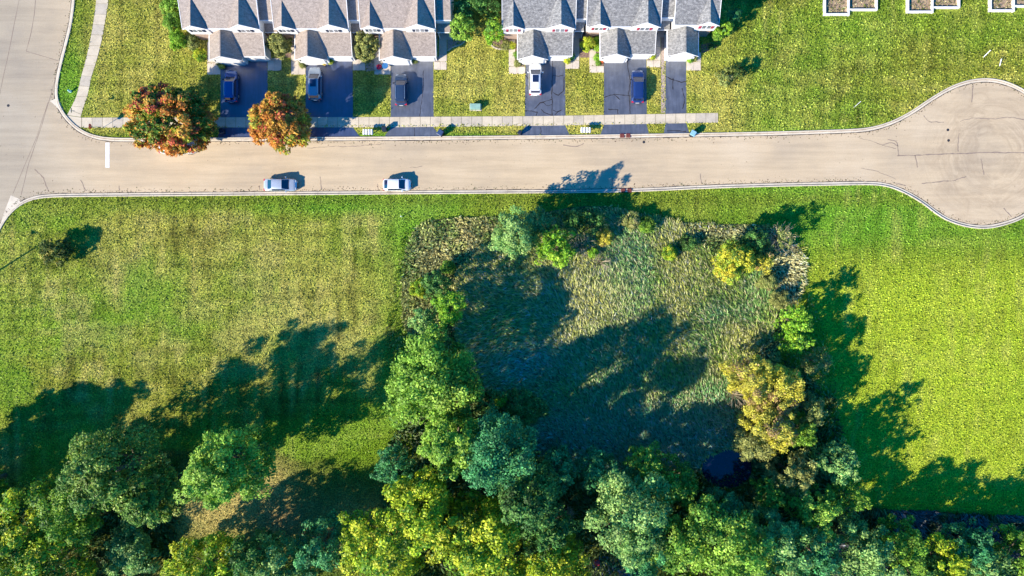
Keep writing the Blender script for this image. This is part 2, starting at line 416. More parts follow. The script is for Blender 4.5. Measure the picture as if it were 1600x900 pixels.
# joints and cracks of the street
for i, l in enumerate([[(57, -20), (54, 20), (49, 50), (41, 80)], [(94, 95), (82, 140), (64, 200), (45, 255), (33, 305)], [(75, 160), (57, 215), (37, 262), (20, 303)],
                       [(41, 80), (95, 96)], [(30, 0), (12, 90), (-10, 190)]]):
    strip(wander(l, .012, .8, i), .045, .013, JOINT, 'joint', street, .6)
strip(wander([(1402, 243), (1460, 241.5), (1530, 239), (1640, 238)], .05, .4, 3), .07, .013, JOINT, 'joint', street, 1.0)
for i, l in enumerate([[(1429, 243), (1433, 262)], [(1533, 248), (1537, 273)], [(1498, 208), (1497, 237)], [(1519, 118+10), (1519, 160)], [(54, 265), (68, 278), (76, 300)], [(126, 281), (133, 298)],
                       [(1443, 181), (1452, 190), (1475, 191)], [(1500, 190), (1520, 184), (1550, 186), (1580, 184), (1600, 187)], [(1440, 286), (1490, 281), (1510, 276)], [(1395, 285), (1415, 290)],
                       [(1568, 325), (1581, 338)], [(958, 277), (957, 293)], [(1095, 271), (1096, 286)], [(500, 276), (502, 296)], [(590, 287), (590, 297)], [(1387, 218), (1401, 222), (1403, 243)],
                       [(1378, 227), (1392, 224), (1404, 229)], [(186, 290), (187, 297)], [(405, 290), (406, 298)], [(880, 226), (900, 229), (912, 224)],
                       [(640, 262), (660, 260)], [(480, 231), (560, 228), (600, 225)], [(1340, 214), (1400, 232)], [(1345, 262), (1372, 268), (1400, 280)]]):
    strip(wander(l, .07, .35, i+20), .05 if i < 20 else .03, .013, JOINT, 'crack', street, 1.2)
for seg, sd in ((top_w, 5), (bot_w, 6)):
    q_ = resample(seg, .5); r_ = random.Random(sd); pts_ = []
    for i in range(len(q_)):
        t = (q_[min(i+1, len(q_)-1)]-q_[max(i-1, 0)]).normalized(); o = .53+r_.uniform(-.02, .03); pts_.append((q_[i].x+t.y*o, q_[i].y-t.x*o))
    strip(pts_, .05, .0125, CRACK, 'gutter_joint', street, 1.3)
    pts_ = []
    for i in range(len(q_)):
        t = (q_[min(i+1, len(q_)-1)]-q_[max(i-1, 0)]).normalized(); pts_.append((q_[i].x+t.y*.20, q_[i].y-t.x*.20))
    strip(pts_, .05, .037, JOINT, 'gutter_dirt', street, 1.2)
# debris line along the gutters
def debris(pts, n, seed, name='gutter_debris', spread=.25):
    r = np.random.default_rng(seed); q = resample(pts, .3); idx = r.integers(0, len(q)-1, n); V = []; C = []
    for k in idx:
        p = q[k]; a = r.uniform(0, 6.28); s = r.uniform(.03, .10); t = (q[k+1]-q[k]).normalized(); o = .62+abs(r.normal(0, spread))
        x = p.x+t.y*o+r.uniform(-.2, .2); y = p.y-t.x*o+r.uniform(-.1, .1)
        V.append([(x+s*math.cos(a+b)*(1 if b % 2 < 1 else .6), y+s*math.sin(a+b), .016+r.uniform(0, .02)) for b in (0, 1.57, 3.14, 4.71)])
        C.append([(.16, .10, .06), (.10, .12, .04), (.26, .19, .10)][r.integers(0, 3)])
    o = npmesh(name, np.array(V), 4, FOL, np.array(C)); tag(o, kind='stuff'); return o
debris(top_w, 900, 1); debris(bot_w, 1300, 2)
# stop line
sl_o = sheet('stop_line', W([(165, 223), (171, 223), (171, 262), (165, 262)]), .018, simple('road_paint', (.80, .80, .80), .6), street)

# driveways (asphalt), each with the apron across the verge
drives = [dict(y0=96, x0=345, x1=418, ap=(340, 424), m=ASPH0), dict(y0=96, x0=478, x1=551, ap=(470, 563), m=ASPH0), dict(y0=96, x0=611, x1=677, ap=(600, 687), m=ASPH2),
          dict(y0=93, x0=821, x1=883, ap=(812, 890), m=ASPH2), dict(y0=90, x0=944, x1=1010, ap=(938, 1014), m=ASPH2), dict(y0=92, x0=1040, x1=1072, ap=(1037, 1077), m=ASPH2)]
def sw_top(x): return np.interp(x, [100, 600, 850, 1122], [184, 183, 181.5, 176.5])
def sw_bot(x): return np.interp(x, [100, 600, 850, 1122], [199.5, 199, 196.5, 191.5])
def kb(x): return np.interp(x, [a for a, b in top_edge[12:25]], [b for a, b in top_edge[12:25]])
hard = []
drv = []
for dd in drives:
    x0, x1 = dd['x0'], dd['x1']
    p = [(x0, dd['y0']), (x1, dd['y0']), (x1+.5, sw_top(x1)), (x0-.5, sw_top(x0))]; a = [(x0, sw_bot(x0)), (x1, sw_bot(x1)), (dd['ap'][1], kb(x1)), (dd['ap'][0], kb(x0))]
    e = empty('driveway', kind='structure'); drv.append(e)
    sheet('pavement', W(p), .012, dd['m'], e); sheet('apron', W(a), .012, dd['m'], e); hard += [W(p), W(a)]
def cracks(e, ls, wd=.05):
    for i, l in enumerate(ls): strip(wander(l, .06, .3, hash(str(l)) % 999 if False else i+int(l[0][0])), wd, .017, CRACK, 'crack', e, 1.0)
cracks(drv[3], [[(863, 95), (863, 181)], [(863, 117), (872, 119), (880, 117)], [(864, 145), (873, 149), (881, 141), (882, 120)], [(835, 170), (845, 161), (862, 155)], [(848, 160), (855, 166), (863, 163)],
                [(821, 173), (840, 175)], [(840, 175), (838, 181)], [(845, 171), (850, 176), (862, 180)], [(864, 172), (870, 175), (878, 172)], [(867, 180), (874, 173)], [(821, 117), (826, 125)], [(845, 199), (845, 212)]])
cracks(drv[4], [[(980, 95), (982, 110), (985, 124), (983, 150), (985, 178)], [(944, 152), (960, 148), (984, 149)], [(960, 148), (969, 155)], [(965, 172), (965, 178)], [(950, 170), (966, 172)]])
cracks(drv[5], [[(1040, 119), (1050, 124), (1065, 129), (1071, 128)], [(1051, 122), (1052, 140)], [(1066, 138), (1070, 155), (1066, 170)], [(1042, 205), (1072, 206)]])
cracks(drv[2], [[(662, 110), (660, 150), (655, 182)], [(648, 200), (648, 213)]], .03)

# sidewalk of separate concrete slabs
sw = empty('sidewalk', kind='structure')
x = 128.0; k = 0
while x < 1121:
    wv = RND.choice([15.6, 15.9, 16.2, 16.0]); x2 = min(x+wv, 1122)
    g = .25
    q = W([(x+g, sw_top(x)), (x2-g, sw_top(x2)), (x2-g, sw_bot(x2)), (x+g, sw_bot(x))])
    dz = RND.uniform(0, .008)
    m = WALK2 if (RND.random() < .16 or 690 < x < 745 or 1010+75 < x) else WALK
    MB().prism(q, 0, .045+dz).build('slab', m, sw); x = x2; k += 1
hard.append(W([(104, 181), (1122, 176.5), (1122, 191.5), (104, 199.5)]))
lf = [(151, -60), (151, 0), (147, 30), (142, 60), (135, 92), (127, 120), (120, 150), (113, 165), (105, 180)]
rt = [(170, -60), (170, 0), (165, 30), (160, 60), (152, 92), (143, 120), (137, 150), (131.5, 165), (126, 183)]
sw2 = empty('sidewalk', kind='structure')
L = resample(W(lf), 1.5); R = []
rr_ = resample(W(rt), 1.5)
nL = min(len(L), len(rr_)); L = resample(W(lf), 1.5)[:]
Lp = resample(W(lf), 1.5); n_ = len(Lp)-1
def even(pts, n):
    q = resample(pts, .1); return [q[round(i*(len(q)-1)/n)] for i in range(n+1)]
La = even(W(lf), n_); Ra = even(W(rt), n_)
for i in range(n_):
    a, b, c, dv = La[i], La[i+1], Ra[i+1], Ra[i]
    s = .012
    MB().prism([(a.lerp(b, s).x, a.lerp(b, s).y), (b.lerp(a, s).x, b.lerp(a, s).y), (c.lerp(dv, s).x, c.lerp(dv, s).y), (dv.lerp(c, s).x, dv.lerp(c, s).y)], 0, .045+RND.uniform(0, .008)).build('slab', WALK if RND.random() < .7 else WALK2, sw2)
hard.append([(p.x, p.y) for p in La]+[(p.x, p.y) for p in reversed(Ra)])
MB().prism(W([(104.5, 180.5), (127.5, 183.8), (127.5, 199.5), (118, 196), (110, 188)]), 0, .05).build('slab', WALK, sw2)
hard.append(W([(104.5, 180.5), (127.5, 183.8), (127.5, 201), (114, 196)]))

# front paths of the houses
def path_piece(e, x0, x1, y0, y1, slab=12):
    hard.append(W([(x0, y0), (x1, y0), (x1, y1), (x0, y1)]))
    vert = (y1-y0) > (x1-x0); a, b = (y0, y1) if vert else (x0, x1); n = max(1, round((b-a)/slab))
    for i in range(n):
        s, t = a+(b-a)*i/n+.15, a+(b-a)*(i+1)/n-.15
        q = [(x0, s), (x1, s), (x1, t), (x0, t)] if vert else [(s, y0), (t, y0), (t, y1), (s, y1)]
        MB().prism(W(q), 0, .05+RND.uniform(0, .006)).build('slab', PATHM, e)
for pcs in ([(324, 338, 66, 98), (324, 344.6, 98.5, 116.5)], [(418.5, 440, 91, 110.5), (415, 423, 62, 90.5)], [(455, 467, 62, 95), (455, 477.5, 95.5, 116.5)], [(551.5, 571, 93, 110)],
            [(585, 598, 62, 92), (585, 610.5, 92.5, 116.5)], [(677.8, 698, 97, 109), (686, 698, 50, 96.5)], [(795, 805, 56, 104), (795, 820.5, 104.5, 115.5)],
            [(883.5, 905, 95, 107.5), (895, 905, 50, 94.5)], [(921, 931, 77, 103), (921, 943.5, 103.5, 113.5)], [(1010.5, 1032, 94.5, 105), (1023, 1032, 52, 94)], [(1072.5, 1095, 97, 110), (1085.5, 1095, 82, 96.5)]):
    e = empty('path', kind='structure')
    for p in pcs: path_piece(e, *p)
# planting beds and worn edges
bed = lambda pts, m, z=.010: tag(sheet('planting_bed', W(pts), z, m), kind='structure')
bed([(338, 66), (350, 66), (350, 104), (345, 104), (338, 98)], GRAVEL); bed([(699, 50), (722, 50), (722, 66), (712, 73), (699, 78)], GRAVEL, .009)
bed([(764, 66), (795, 60), (795, 77), (780, 77), (770, 72)], MULCH); bed([(1033, 50), (1038, 50), (1039, 176), (1033, 176)], GRAVEL); bed([(678, 88), (686, 88), (686, 97), (678, 97)], GRAVEL)
bed([(905.5, 45), (921, 45), (921, 90), (905.5, 90)], MULCH); bed([(931, 80), (944, 80), (944, 103), (931, 103)], MULCH); bed([(1012, 86), (1022.5, 86), (1022.5, 94), (1012, 94)], DIRT)
bed([(805.5, 56), (812, 56), (820, 104), (805.5, 104)], MULCH); bed([(440, 50), (455, 50), (455, 90), (440, 90)], MULCH); bed([(572, 80), (585, 80), (585, 110), (572, 112)], GRAVEL)
bed([(1095, 70), (1112, 66), (1120, 74), (1096, 84)], MULCH)
# stone edging curve of the bed between the houses
ed = empty('bed_edging', P(780, 77), 'pale curved row of edging blocks round the bed left of the grey-roofed houses', 'garden edging')
for l in ([(765, 66), (768, 72), (774, 76), (784, 77.5), (795, 77)],):
    q = resample(chaikin(W(l), 2), .42)
    for i in range(len(q)-1):
        a, b = q[i], q[i+1]; t = (b-a).normalized(); nn = Vector((-t.y, t.x))*.09; a = a+t*.02; b = b-t*.02; o = ed.location
        MB().prism([(a.x-nn.x-o.x, a.y-nn.y-o.y), (b.x-nn.x-o.x, b.y-nn.y-o.y), (b.x+nn.x-o.x, b.y+nn.y-o.y), (a.x+nn.x-o.x, a.y+nn.y-o.y)], 0, .12).build('block', KERB, ed)
ed2 = empty('bed_edging', P(712, 72), 'pale curved row of edging blocks round the bed beside the brown-roofed houses', 'garden edging')
q = resample(chaikin(W([(699, 80), (708, 73), (718, 71), (724, 68), (727, 62)]), 2), .42)
for i in range(len(q)-1):
    a, b = q[i], q[i+1]; t = (b-a).normalized(); nn = Vector((-t.y, t.x))*.09; a = a+t*.02; b = b-t*.02; o = ed2.location
    MB().prism([(a.x-nn.x-o.x, a.y-nn.y-o.y), (b.x-nn.x-o.x, b.y-nn.y-o.y), (b.x+nn.x-o.x, b.y+nn.y-o.y), (a.x+nn.x-o.x, a.y+nn.y-o.y)], 0, .12).build('block', KERB, ed2)

# ------------------------------------------------------------------ ground and its colours
MARSH = [(652, 352), (672, 345), (700, 340), (770, 338), (840, 334), (900, 322), (960, 322), (1020, 338), (1060, 346), (1120, 350), (1160, 350), (1200, 352), (1256, 382), (1259, 445), (1240, 480), (1225, 520),
         (1215, 560), (1200, 620), (1195, 700), (1150, 745), (1040, 730), (930, 745), (840, 735), (760, 700), (720, 640), (690, 560), (640, 530), (628, 490), (628, 430), (634, 385)]
marsh_w = chaikin(W(MARSH), 1, True)
POND = chaikin(W([(1092, 728), (1112, 708), (1150, 698), (1172, 712), (1176, 742), (1150, 764), (1108, 758)]), 2, True)
WOOD = [(-200, 1100), (-200, 800), (30, 800), (110, 745), (200, 700), (300, 705), (390, 690), (470, 720), (560, 700), (640, 660), (760, 690), (1150, 740), (1260, 560), (1300, 700), (1330, 790), (1420, 800), (1800, 812), (1800, 1100)]
def px_of(x, y): return x/K+800, 450-y/K
VIV = np.array((.13, .29, .022)); GRN = np.array((.18, .25, .025)); OLV = np.array((.27, .265, .035)); STR = np.array((.47, .42, .10)); DKG = np.array((.045, .105, .008)); DRY = np.array((.34, .28, .13)); SOIL = np.array((.27, .19, .12))
LIM = np.array((.34, .44, .03))
def mixn(a, b, f): return a*(1-f[:, None])+b*f[:, None]
def lawn_color(x, y):
    X, Y = px_of(x, y)
    n1 = fbm(x, y, 16, 11); n2 = fbm(x, y, 6, 21); n3 = fbm(x, y, 2.2, 31)
    c = mixn(np.tile(GRN, (len(x), 1)), VIV, sstep(.4, .65, n1))
    # dry patches: the west field centre and the front yards
    dry = sstep(.42, .62, n2)*.55
    west = sstep(640, 560, X)*sstep(320, 345, Y)
    wd = np.exp(-((X-330)/260)**2-((Y-420)/110)**2)+.6*np.exp(-((X-520)/120)**2-((Y-500)/80)**2)
    dryw = west*np.clip(wd*1.0+.20, 0, 1)*(.35+.9*sstep(.35, .62, n2))
    yard = sstep(212, 205, Y)*sstep(110, 170, X)*sstep(1200, 1130, X)
    dryy = yard*(.34+.9*sstep(.38, .62, n2*.5+n3*.5))
    yard2 = sstep(208, 198, Y)*sstep(1130, 1200, X)
    dry2 = yard2*(.12+.7*sstep(.45, .64, n2*.4+n3*.6))
    east = sstep(1180, 1300, X)*sstep(280, 300, Y); road_strip = sstep(325, 345, Y)
    c = mixn(c, LIM, east*sstep(345, 480, Y)*.85)
    c = mixn(c, VIV*1.0, east*sstep(420, 350, Y)*.7)
    c = mixn(c, OLV, np.clip(yard*.55+yard2*.35+west*.5, 0, 1))
    c = mixn(c, STR, np.clip(dryw*.42+dryy*.55+dry2*.5+east*.10*sstep(.5, .7, n3)+(1-yard)*(1-yard2)*(1-west)*(1-east)*dry*.25, 0, .85))
    # greener belts: bright patch bottom of the west field
    gb = np.exp(-((X-140)/160)**2-((Y-500)/60)**2)*.7+np.exp(-((X-40)/60)**2-((Y-590)/60)**2)*.3
    c = mixn(c, np.array((.17, .32, .02)), np.clip(gb*sstep(.30, .65, n3*.6+n2*.4+.05), 0, .7))
    c = mixn(c, GRN*.85, sstep(330, 312, Y)*sstep(300, 303, Y)*.6)
    # mower passes
    st = .5+.5*np.sin(x*2*np.pi/2.6+.4*np.sin(y*.3)); sy = .5+.5*np.sin(y*2*np.pi/2.4)
    mw = 1-.65*east; c = c*(1.25-mw*(.30*st**4+.20*sy**4))[:, None]
    # the mower's own lines: short irregular streaks both ways, thin turf showing straw between them
    wx_ = x+.5*fbm(x, y, 5, 201); wy_ = y+.5*fbm(x, y, 5, 211)
    vs_ = fbm(wx_, wy_*.13, .62, 141, 2); hs_ = fbm(wx_*.13, wy_, .62, 151, 2); pt = fbm(x, y, 7, 161, 4)
    k_ = np.clip(west*1.0+yard2*.8+yard*.5+east*.5, 0, 1)
    stw = np.clip(sstep(.56, .78, vs_)*sstep(.40, .6, pt)+sstep(.62, .82, hs_)*sstep(.6, .4, pt)*.7, 0, 1)*k_
    c = mixn(c, np.array((.52, .47, .13)), stw*.6); c = c*(1-.38*k_*(sstep(.48, .30, vs_)*sstep(.35, .6, pt)+.6*sstep(.45, .28, hs_)))[:, None]
    pale = west*sstep(.55, .70, fbm(x, y, 7, 171)*.6+fbm(x, y, 2, 181)*.4+.10*wd); c = mixn(c, np.array((.52, .46, .16)), pale*.32)
    gp = sstep(.48, .72, fbm(wx_*1.0, wy_, 13, 191, 5)+.15*(n3-.5)); c = mixn(c, np.array((.16, .33, .02)), gp*(west*.6+yard2*.45))
    # woodland floor
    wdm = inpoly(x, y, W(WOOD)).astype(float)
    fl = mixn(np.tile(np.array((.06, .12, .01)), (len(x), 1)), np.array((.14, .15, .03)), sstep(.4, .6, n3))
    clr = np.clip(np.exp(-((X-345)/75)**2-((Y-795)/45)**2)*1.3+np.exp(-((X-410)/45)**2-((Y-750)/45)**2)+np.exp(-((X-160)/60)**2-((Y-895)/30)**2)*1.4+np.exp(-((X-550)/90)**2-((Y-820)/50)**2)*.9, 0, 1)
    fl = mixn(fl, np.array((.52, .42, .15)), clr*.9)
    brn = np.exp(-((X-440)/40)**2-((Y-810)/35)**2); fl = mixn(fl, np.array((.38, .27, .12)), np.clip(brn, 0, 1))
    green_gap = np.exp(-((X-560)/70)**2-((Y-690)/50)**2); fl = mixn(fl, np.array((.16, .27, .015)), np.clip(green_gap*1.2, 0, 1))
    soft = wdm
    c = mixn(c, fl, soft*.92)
    return np.clip(c, .004, .9)

xs = np.concatenate([[-1500, -700, -300, -150], np.arange(-100, 100.1, .75), [150, 300, 700, 1500]]); ys = np.concatenate([[-1500, -700, -300, -120], np.arange(-62, 62.1, .75), [120, 300, 700, 1500]])
gx, gy = np.meshgrid(xs, ys, indexing='ij'); nx, ny = gx.shape
gv = np.stack([gx.ravel(), gy.ravel(), np.zeros(gx.size)], 1)
ii, jj = np.meshgrid(np.arange(nx-1), np.arange(ny-1), indexing='ij'); a = (ii*ny+jj).ravel()
quads = np.stack([a, a+ny, a+ny+1, a+1], 1)
me = bpy.data.meshes.new('ground'); me.vertices.add(len(gv)); me.vertices.foreach_set('co', gv.astype(np.float32).ravel())
me.loops.add(quads.size); me.loops.foreach_set('vertex_index', quads.astype(np.int32).ravel()); me.polygons.add(len(quads))
me.polygons.foreach_set('loop_start', (np.arange(len(quads))*4).astype(np.int32)); me.polygons.foreach_set('loop_total', np.full(len(quads), 4, np.int32))
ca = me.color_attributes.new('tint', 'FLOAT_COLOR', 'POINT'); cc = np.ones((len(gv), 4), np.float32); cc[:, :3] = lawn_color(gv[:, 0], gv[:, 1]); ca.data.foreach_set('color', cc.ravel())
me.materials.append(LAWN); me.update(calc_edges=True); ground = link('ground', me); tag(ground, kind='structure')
tag(sheet('marsh_bed', marsh_w, .02, MUD), kind='structure')
tag(sheet('pond', POND, .06, WATER), kind='structure')

# ------------------------------------------------------------------ grass and reeds (nobody could count the blades)
def kites(name, x, y, z, ln, wd, az, lean, col):
    """one leaning blade tuft per point: a kite-shaped leaf"""
    n = len(x); dx = np.cos(az); dy = np.sin(az); h = np.cos(lean); hr = np.sin(lean)
    base = np.stack([x, y, z], 1); dirv = np.stack([dx*hr, dy*hr, h], 1); side = np.stack([-dy, dx, np.zeros(n)], 1)
    V = np.stack([base, base+dirv*(ln*.55)[:, None]+side*(wd*.5)[:, None], base+dirv*ln[:, None]-np.array([0, 0, 1])*(ln*.12)[:, None], base+dirv*(ln*.55)[:, None]-side*(wd*.5)[:, None]], 1)
    return npmesh(name, V, 4, FOL, col)
N = 350000
x = rng.uniform(-75.5, 75.5, N); y = rng.uniform(-43, 43, N)
ok = ~inpoly(x, y, road_poly)
for h_ in hard: ok &= ~inpoly(x, y, h_)
ok &= ~inpoly(x, y, marsh_w)
X, Y = px_of(x, y)
ok &= ~((Y < 22) & (X > 1288) & (((X < 1372)) | ((X > 1418) & (X < 1501)) | (X > 1547)))
ok &= ~((Y < 100) & (X > 325) & (X < 708) & (Y < 96)) & ~((Y < 96) & (X > 806) & (X < 1090))
x, y = x[ok], y[ok]; X, Y = X[ok], Y[ok]; n = len(x)
c = lawn_color(x, y); lum = np.clip(np.exp(rng.normal(0.06, .5, n)), .2, 1.75); c = c*lum[:, None]
stf = rng.random(n) < .10; c[stf] = c[stf]*.9+STR*.35
ln = rng.uniform(.12, .30, n)*(1+.35*((Y < 205) & (X > 1130))); az = 2.2+rng.normal(0, 1.1, n)
g = kites('lawn_grass', x, y, np.full(n, .0), ln, rng.uniform(.08, .22, n), az, rng.uniform(.2, 1.2, n), np.clip(c, .004, .85)); tag(g, kind='stuff')

def reeds(name, poly, N, col_fn, lnr, wdr, dir_fn, seed, lean=(.35, 1.05), zb=.02, single=False):
    r = np.random.default_rng(seed); xs_ = [p[0] for p in poly]; ys_ = [p[1] for p in poly]
    x = r.uniform(min(xs_), max(xs_), N); y = r.uniform(min(ys_), max(ys_), N); k = inpoly(x, y, poly) & ~inpoly(x, y, POND); x = x[k]; y = y[k]; n = len(x)
    az = dir_fn(x, y)+r.normal(0, .42, n); le = r.uniform(*lean, n); hh = .75+.5*fbm(x, y, 2.5, 77)
    ln = r.uniform(*lnr, n)*hh; wd = r.uniform(*wdr, n)
    dx = np.cos(az); dy = np.sin(az)
    d1 = np.stack([dx*np.sin(le*.5), dy*np.sin(le*.5), np.cos(le*.5)], 1); l2 = le*1.45; d2 = np.stack([dx*np.sin(l2), dy*np.sin(l2), np.cos(l2)], 1)
    sd = np.stack([-dy, dx, r.uniform(-.5, .5, n)], 1)*(wd*.5)[:, None]
    b = np.stack([x, y, np.full(n, zb)], 1); m_ = b+d1*(ln*.55)[:, None]; t_ = m_+d2*(ln*.5)[:, None]
    V1 = np.stack([b-sd*.6, b+sd*.6, m_+sd, m_-sd], 1); V2 = np.stack([m_-sd, m_+sd, t_+sd*.15, t_-sd*.15], 1)
    c = col_fn(x, y, r, n)
    if single:
        md = b+(t_-b)*.55+np.array([0, 0, .06]); return tag(npmesh(name, np.stack([b, md+sd, t_, md-sd], 1), 4, FOL, c), kind='stuff')
    o = npmesh(name, np.concatenate([V1, V2]), 4, FOL, np.concatenate([c*.8, c])); return tag(o, kind='stuff')
def flow(x, y):
    X, Y = px_of(x, y)
    base = 2.35+1.1*(fbm(x, y, 9, 41)-.5)+.9*(fbm(x, y, 3, 45)-.5)
    sw_ = sstep(930, 760, X)*sstep(420, 520, Y)           # lodged reeds west of the middle lie the other way
    low = sstep(600, 680, Y)*0
    return base+sw_*(.9)+low*(-.7)+np.pi*0
def reed_col(x, y, r, n):
    X, Y = px_of(x, y); c = np.tile(np.array((.21, .31, .06)), (n, 1))
    p = fbm(x, y, 3.5, 51); c = mixn(c, np.array((.35, .38, .09)), sstep(.42, .6, p)); c = mixn(c, np.array((.14, .29, .09)), sstep(.55, .35, fbm(x, y, 8, 61)))
    yel = np.exp(-((X-900)/70)**2-((Y-480)/50)**2); c = mixn(c, np.array((.50, .47, .13)), np.clip(yel, 0, .8))
    c = mixn(c, np.array((.13, .36, .22)), np.clip(np.exp(-((X-830)/60)**2-((Y-570)/30)**2)+.8*sstep(600, 700, Y), 0, .9))  # blue-green of the shaded reeds painted into their colour
    c = c*2.1*np.exp(r.normal(-.05, .6, n))[:, None]; s = r.random(n) < .26; c[s] = np.array((.70, .68, .36))*r.uniform(.6, 1.1, (s.sum(), 1))
    dk = r.random(n) < .2; c[dk] *= .4
    return np.clip(c, .004, .8)
reed_poly = W([(850, 345), (900, 350), (960, 335), (1020, 345), (1060, 352), (1110, 400), (1190, 425), (1215, 480), (1210, 520), (1180, 560), (1150, 590), (1150, 640), (1150, 700), (1105, 735), (1040, 728), (930, 740), (840, 735), (790, 680), (760, 600), (725, 560),
               (715, 480), (720, 430), (760, 390), (800, 400)])
reeds('reed_bed', reed_poly, 230000, reed_col, (.8, 1.7), (.08, .16), flow, 5, (.95, 1.42), single=True)
def weed_col(x, y, r, n):
    X, Y = px_of(x, y); c = np.tile(np.array((.36, .41, .12)), (n, 1)); p = fbm(x, y, 2.4, 71)
    c = mixn(c, np.array((.54, .46, .17)), sstep(.45, .6, p)*(.8*np.exp(-((X-720)/70)**2-((Y-375)/40)**2)+.35)); c = mixn(c, np.array((.16, .27, .05)), sstep(.55, .4, fbm(x, y, 3, 81))*.8)
    c = mixn(c, np.array((.66, .60, .28)), np.clip(np.exp(-((X-1238)/28)**2-((Y-420)/48)**2)*1.6+np.exp(-((X-1120)/70)**2-((Y-358)/12)**2), 0, .9))
    c = c*np.exp(r.normal(0, .42, n))[:, None]; s = r.random(n) < .14; c[s] = np.array((.58, .58, .24))*r.uniform(.6, 1, (s.sum(), 1))
    return np.clip(c, .004, .8)
reeds('marsh_weeds', marsh_w, 60000, weed_col, (.30, .8), (.10, .26), lambda x, y: fbm(x, y, 4, 91)*9, 6, (.6, 1.3))
def rank_col(x, y, r, n):
    c = np.tile(np.array((.19, .29, .03)), (n, 1)); c = mixn(c, np.array((.38, .38, .10)), sstep(.45, .6, fbm(x, y, 2, 15))); return np.clip(c*np.exp(r.normal(0, .4, n))[:, None], .004, .8)
reeds('rank_grass', W([(612, 440), (628, 372), (648, 350), (672, 343), (840, 332), (980, 326), (1100, 346), (1205, 350), (1262, 378), (1262, 440), (1300, 560), (1320, 700), (1290, 720), (1230, 600), (1225, 520), (1250, 440), (1245, 392), (1200, 362), (1060, 358), (980, 345), (840, 348),
                       (690, 356), (655, 372), (645, 420), (660, 560), (600, 560), (606, 500)]), 26000, rank_col, (.35, .8), (.08, .18), lambda x, y: fbm(x, y, 4, 95)*9, 8, (.3, 1.1))
def ditch_col(x, y, r, n):
    c = np.tile(np.array((.12, .13, .15)), (n, 1)); c = mixn(c, np.array((.07, .12, .04)), sstep(.45, .6, fbm(x, y, 3, 25))); return np.clip(c*np.exp(r.normal(0, .45, n))[:, None], .004, .8)
reeds('ditch_weeds', W([(1300, 785), (1400, 795), (1620, 806), (1680, 812), (1680, 960), (1300, 960), (1260, 830)]), 26000, ditch_col, (.6, 1.5), (.08, .2), lambda x, y: fbm(x, y, 4, 97)*9, 9)
def under_col(x, y, r, n):
    c = np.tile(np.array((.07, .13, .03)), (n, 1)); c = mixn(c, np.array((.14, .19, .06)), sstep(.45, .6, fbm(x, y, 4, 35))); return np.clip(c*np.exp(r.normal(0, .45, n))[:, None], .004, .8)
reeds('undergrowth', W([(-60, 960), (-60, 800), (60, 790), (120, 740), (240, 700), (290, 740), (280, 800), (270, 880), (360, 960)]), 12000, under_col, (.4, 1.1), (.12, .3), lambda x, y: fbm(x, y, 4, 99)*9, 10)
reeds('undergrowth', W([(600, 700), (640, 640), (720, 560), (760, 600), (800, 700), (930, 740), (1130, 740), (1190, 640), (1230, 560), (1300, 620), (1320, 700), (1300, 800), (1280, 960), (600, 960)]), 34000, under_col, (.4, 1.3), (.12, .3), lambda x, y: fbm(x, y, 4, 98)*9, 11)

# ------------------------------------------------------------------ trees
SPEC = {   # list of (colour, weight), all real leaf colours
 'maple': [((.74, .27, .05), 4), ((.66, .40, .06), 2.5), ((.58, .13, .06), 1.5), ((.30, .34, .03), 2.2), ((.09, .19, .02), 2)],
 'maple2': [((.76, .31, .05), 3.6), ((.62, .34, .05), 3), ((.60, .15, .06), 1.4), ((.36, .38, .04), 1.6)],
 'green': [((.11, .23, .02), 3), ((.20, .33, .035), 2), ((.06, .14, .02), 1)],
 'bright': [((.15, .32, .02), 3), ((.26, .42, .03), 2), ((.08, .19, .03), 1)],
 'lightgreen': [((.17, .32, .035), 3), ((.27, .42, .055), 2), ((.09, .20, .025), 1)],
 'pale': [((.16, .30, .07), 3), ((.26, .40, .11), 2), ((.07, .20, .06), 1.5)],
 'olive': [((.20, .22, .06), 3), ((.28, .29, .08), 2), ((.12, .14, .04), 1)],
 'lime': [((.42, .46, .03), 3), ((.30, .38, .03), 2), ((.52, .50, .05), 1)],
 'yellow': [((.40, .40, .03), 3), ((.24, .34, .03), 2.5), ((.55, .46, .04), 2), ((.13, .22, .03), 1.5)],
 'yellowgreen': [((.31, .40, .02), 3), ((.43, .46, .03), 2), ((.14, .27, .02), 2.6), ((.09, .17, .02), 1)],
 'gold': [((.46, .42, .04), 3), ((.56, .52, .08), 2), ((.36, .35, .05), 2), ((.34, .23, .10), .8)],
 'dark': [((.05, .15, .03), 3), ((.11, .23, .045), 2), ((.035, .08, .015), 1)],
 'teal': [((.045, .20, .065), 3), ((.09, .29, .09), 2), ((.025, .12, .04), 1)],
 'greyed': [((.17, .21, .05), 3), ((.26, .29, .08), 2), ((.33, .29, .12), 1)],
 'dusk': [((.10, .20, .03), 3), ((.19, .28, .045), 2), ((.05, .11, .02), 1), ((.30, .33, .08), .5)],
 'young': [((.04, .08, .015), 3), ((.09, .12, .02), 2), ((.30, .27, .05), .9)],
}
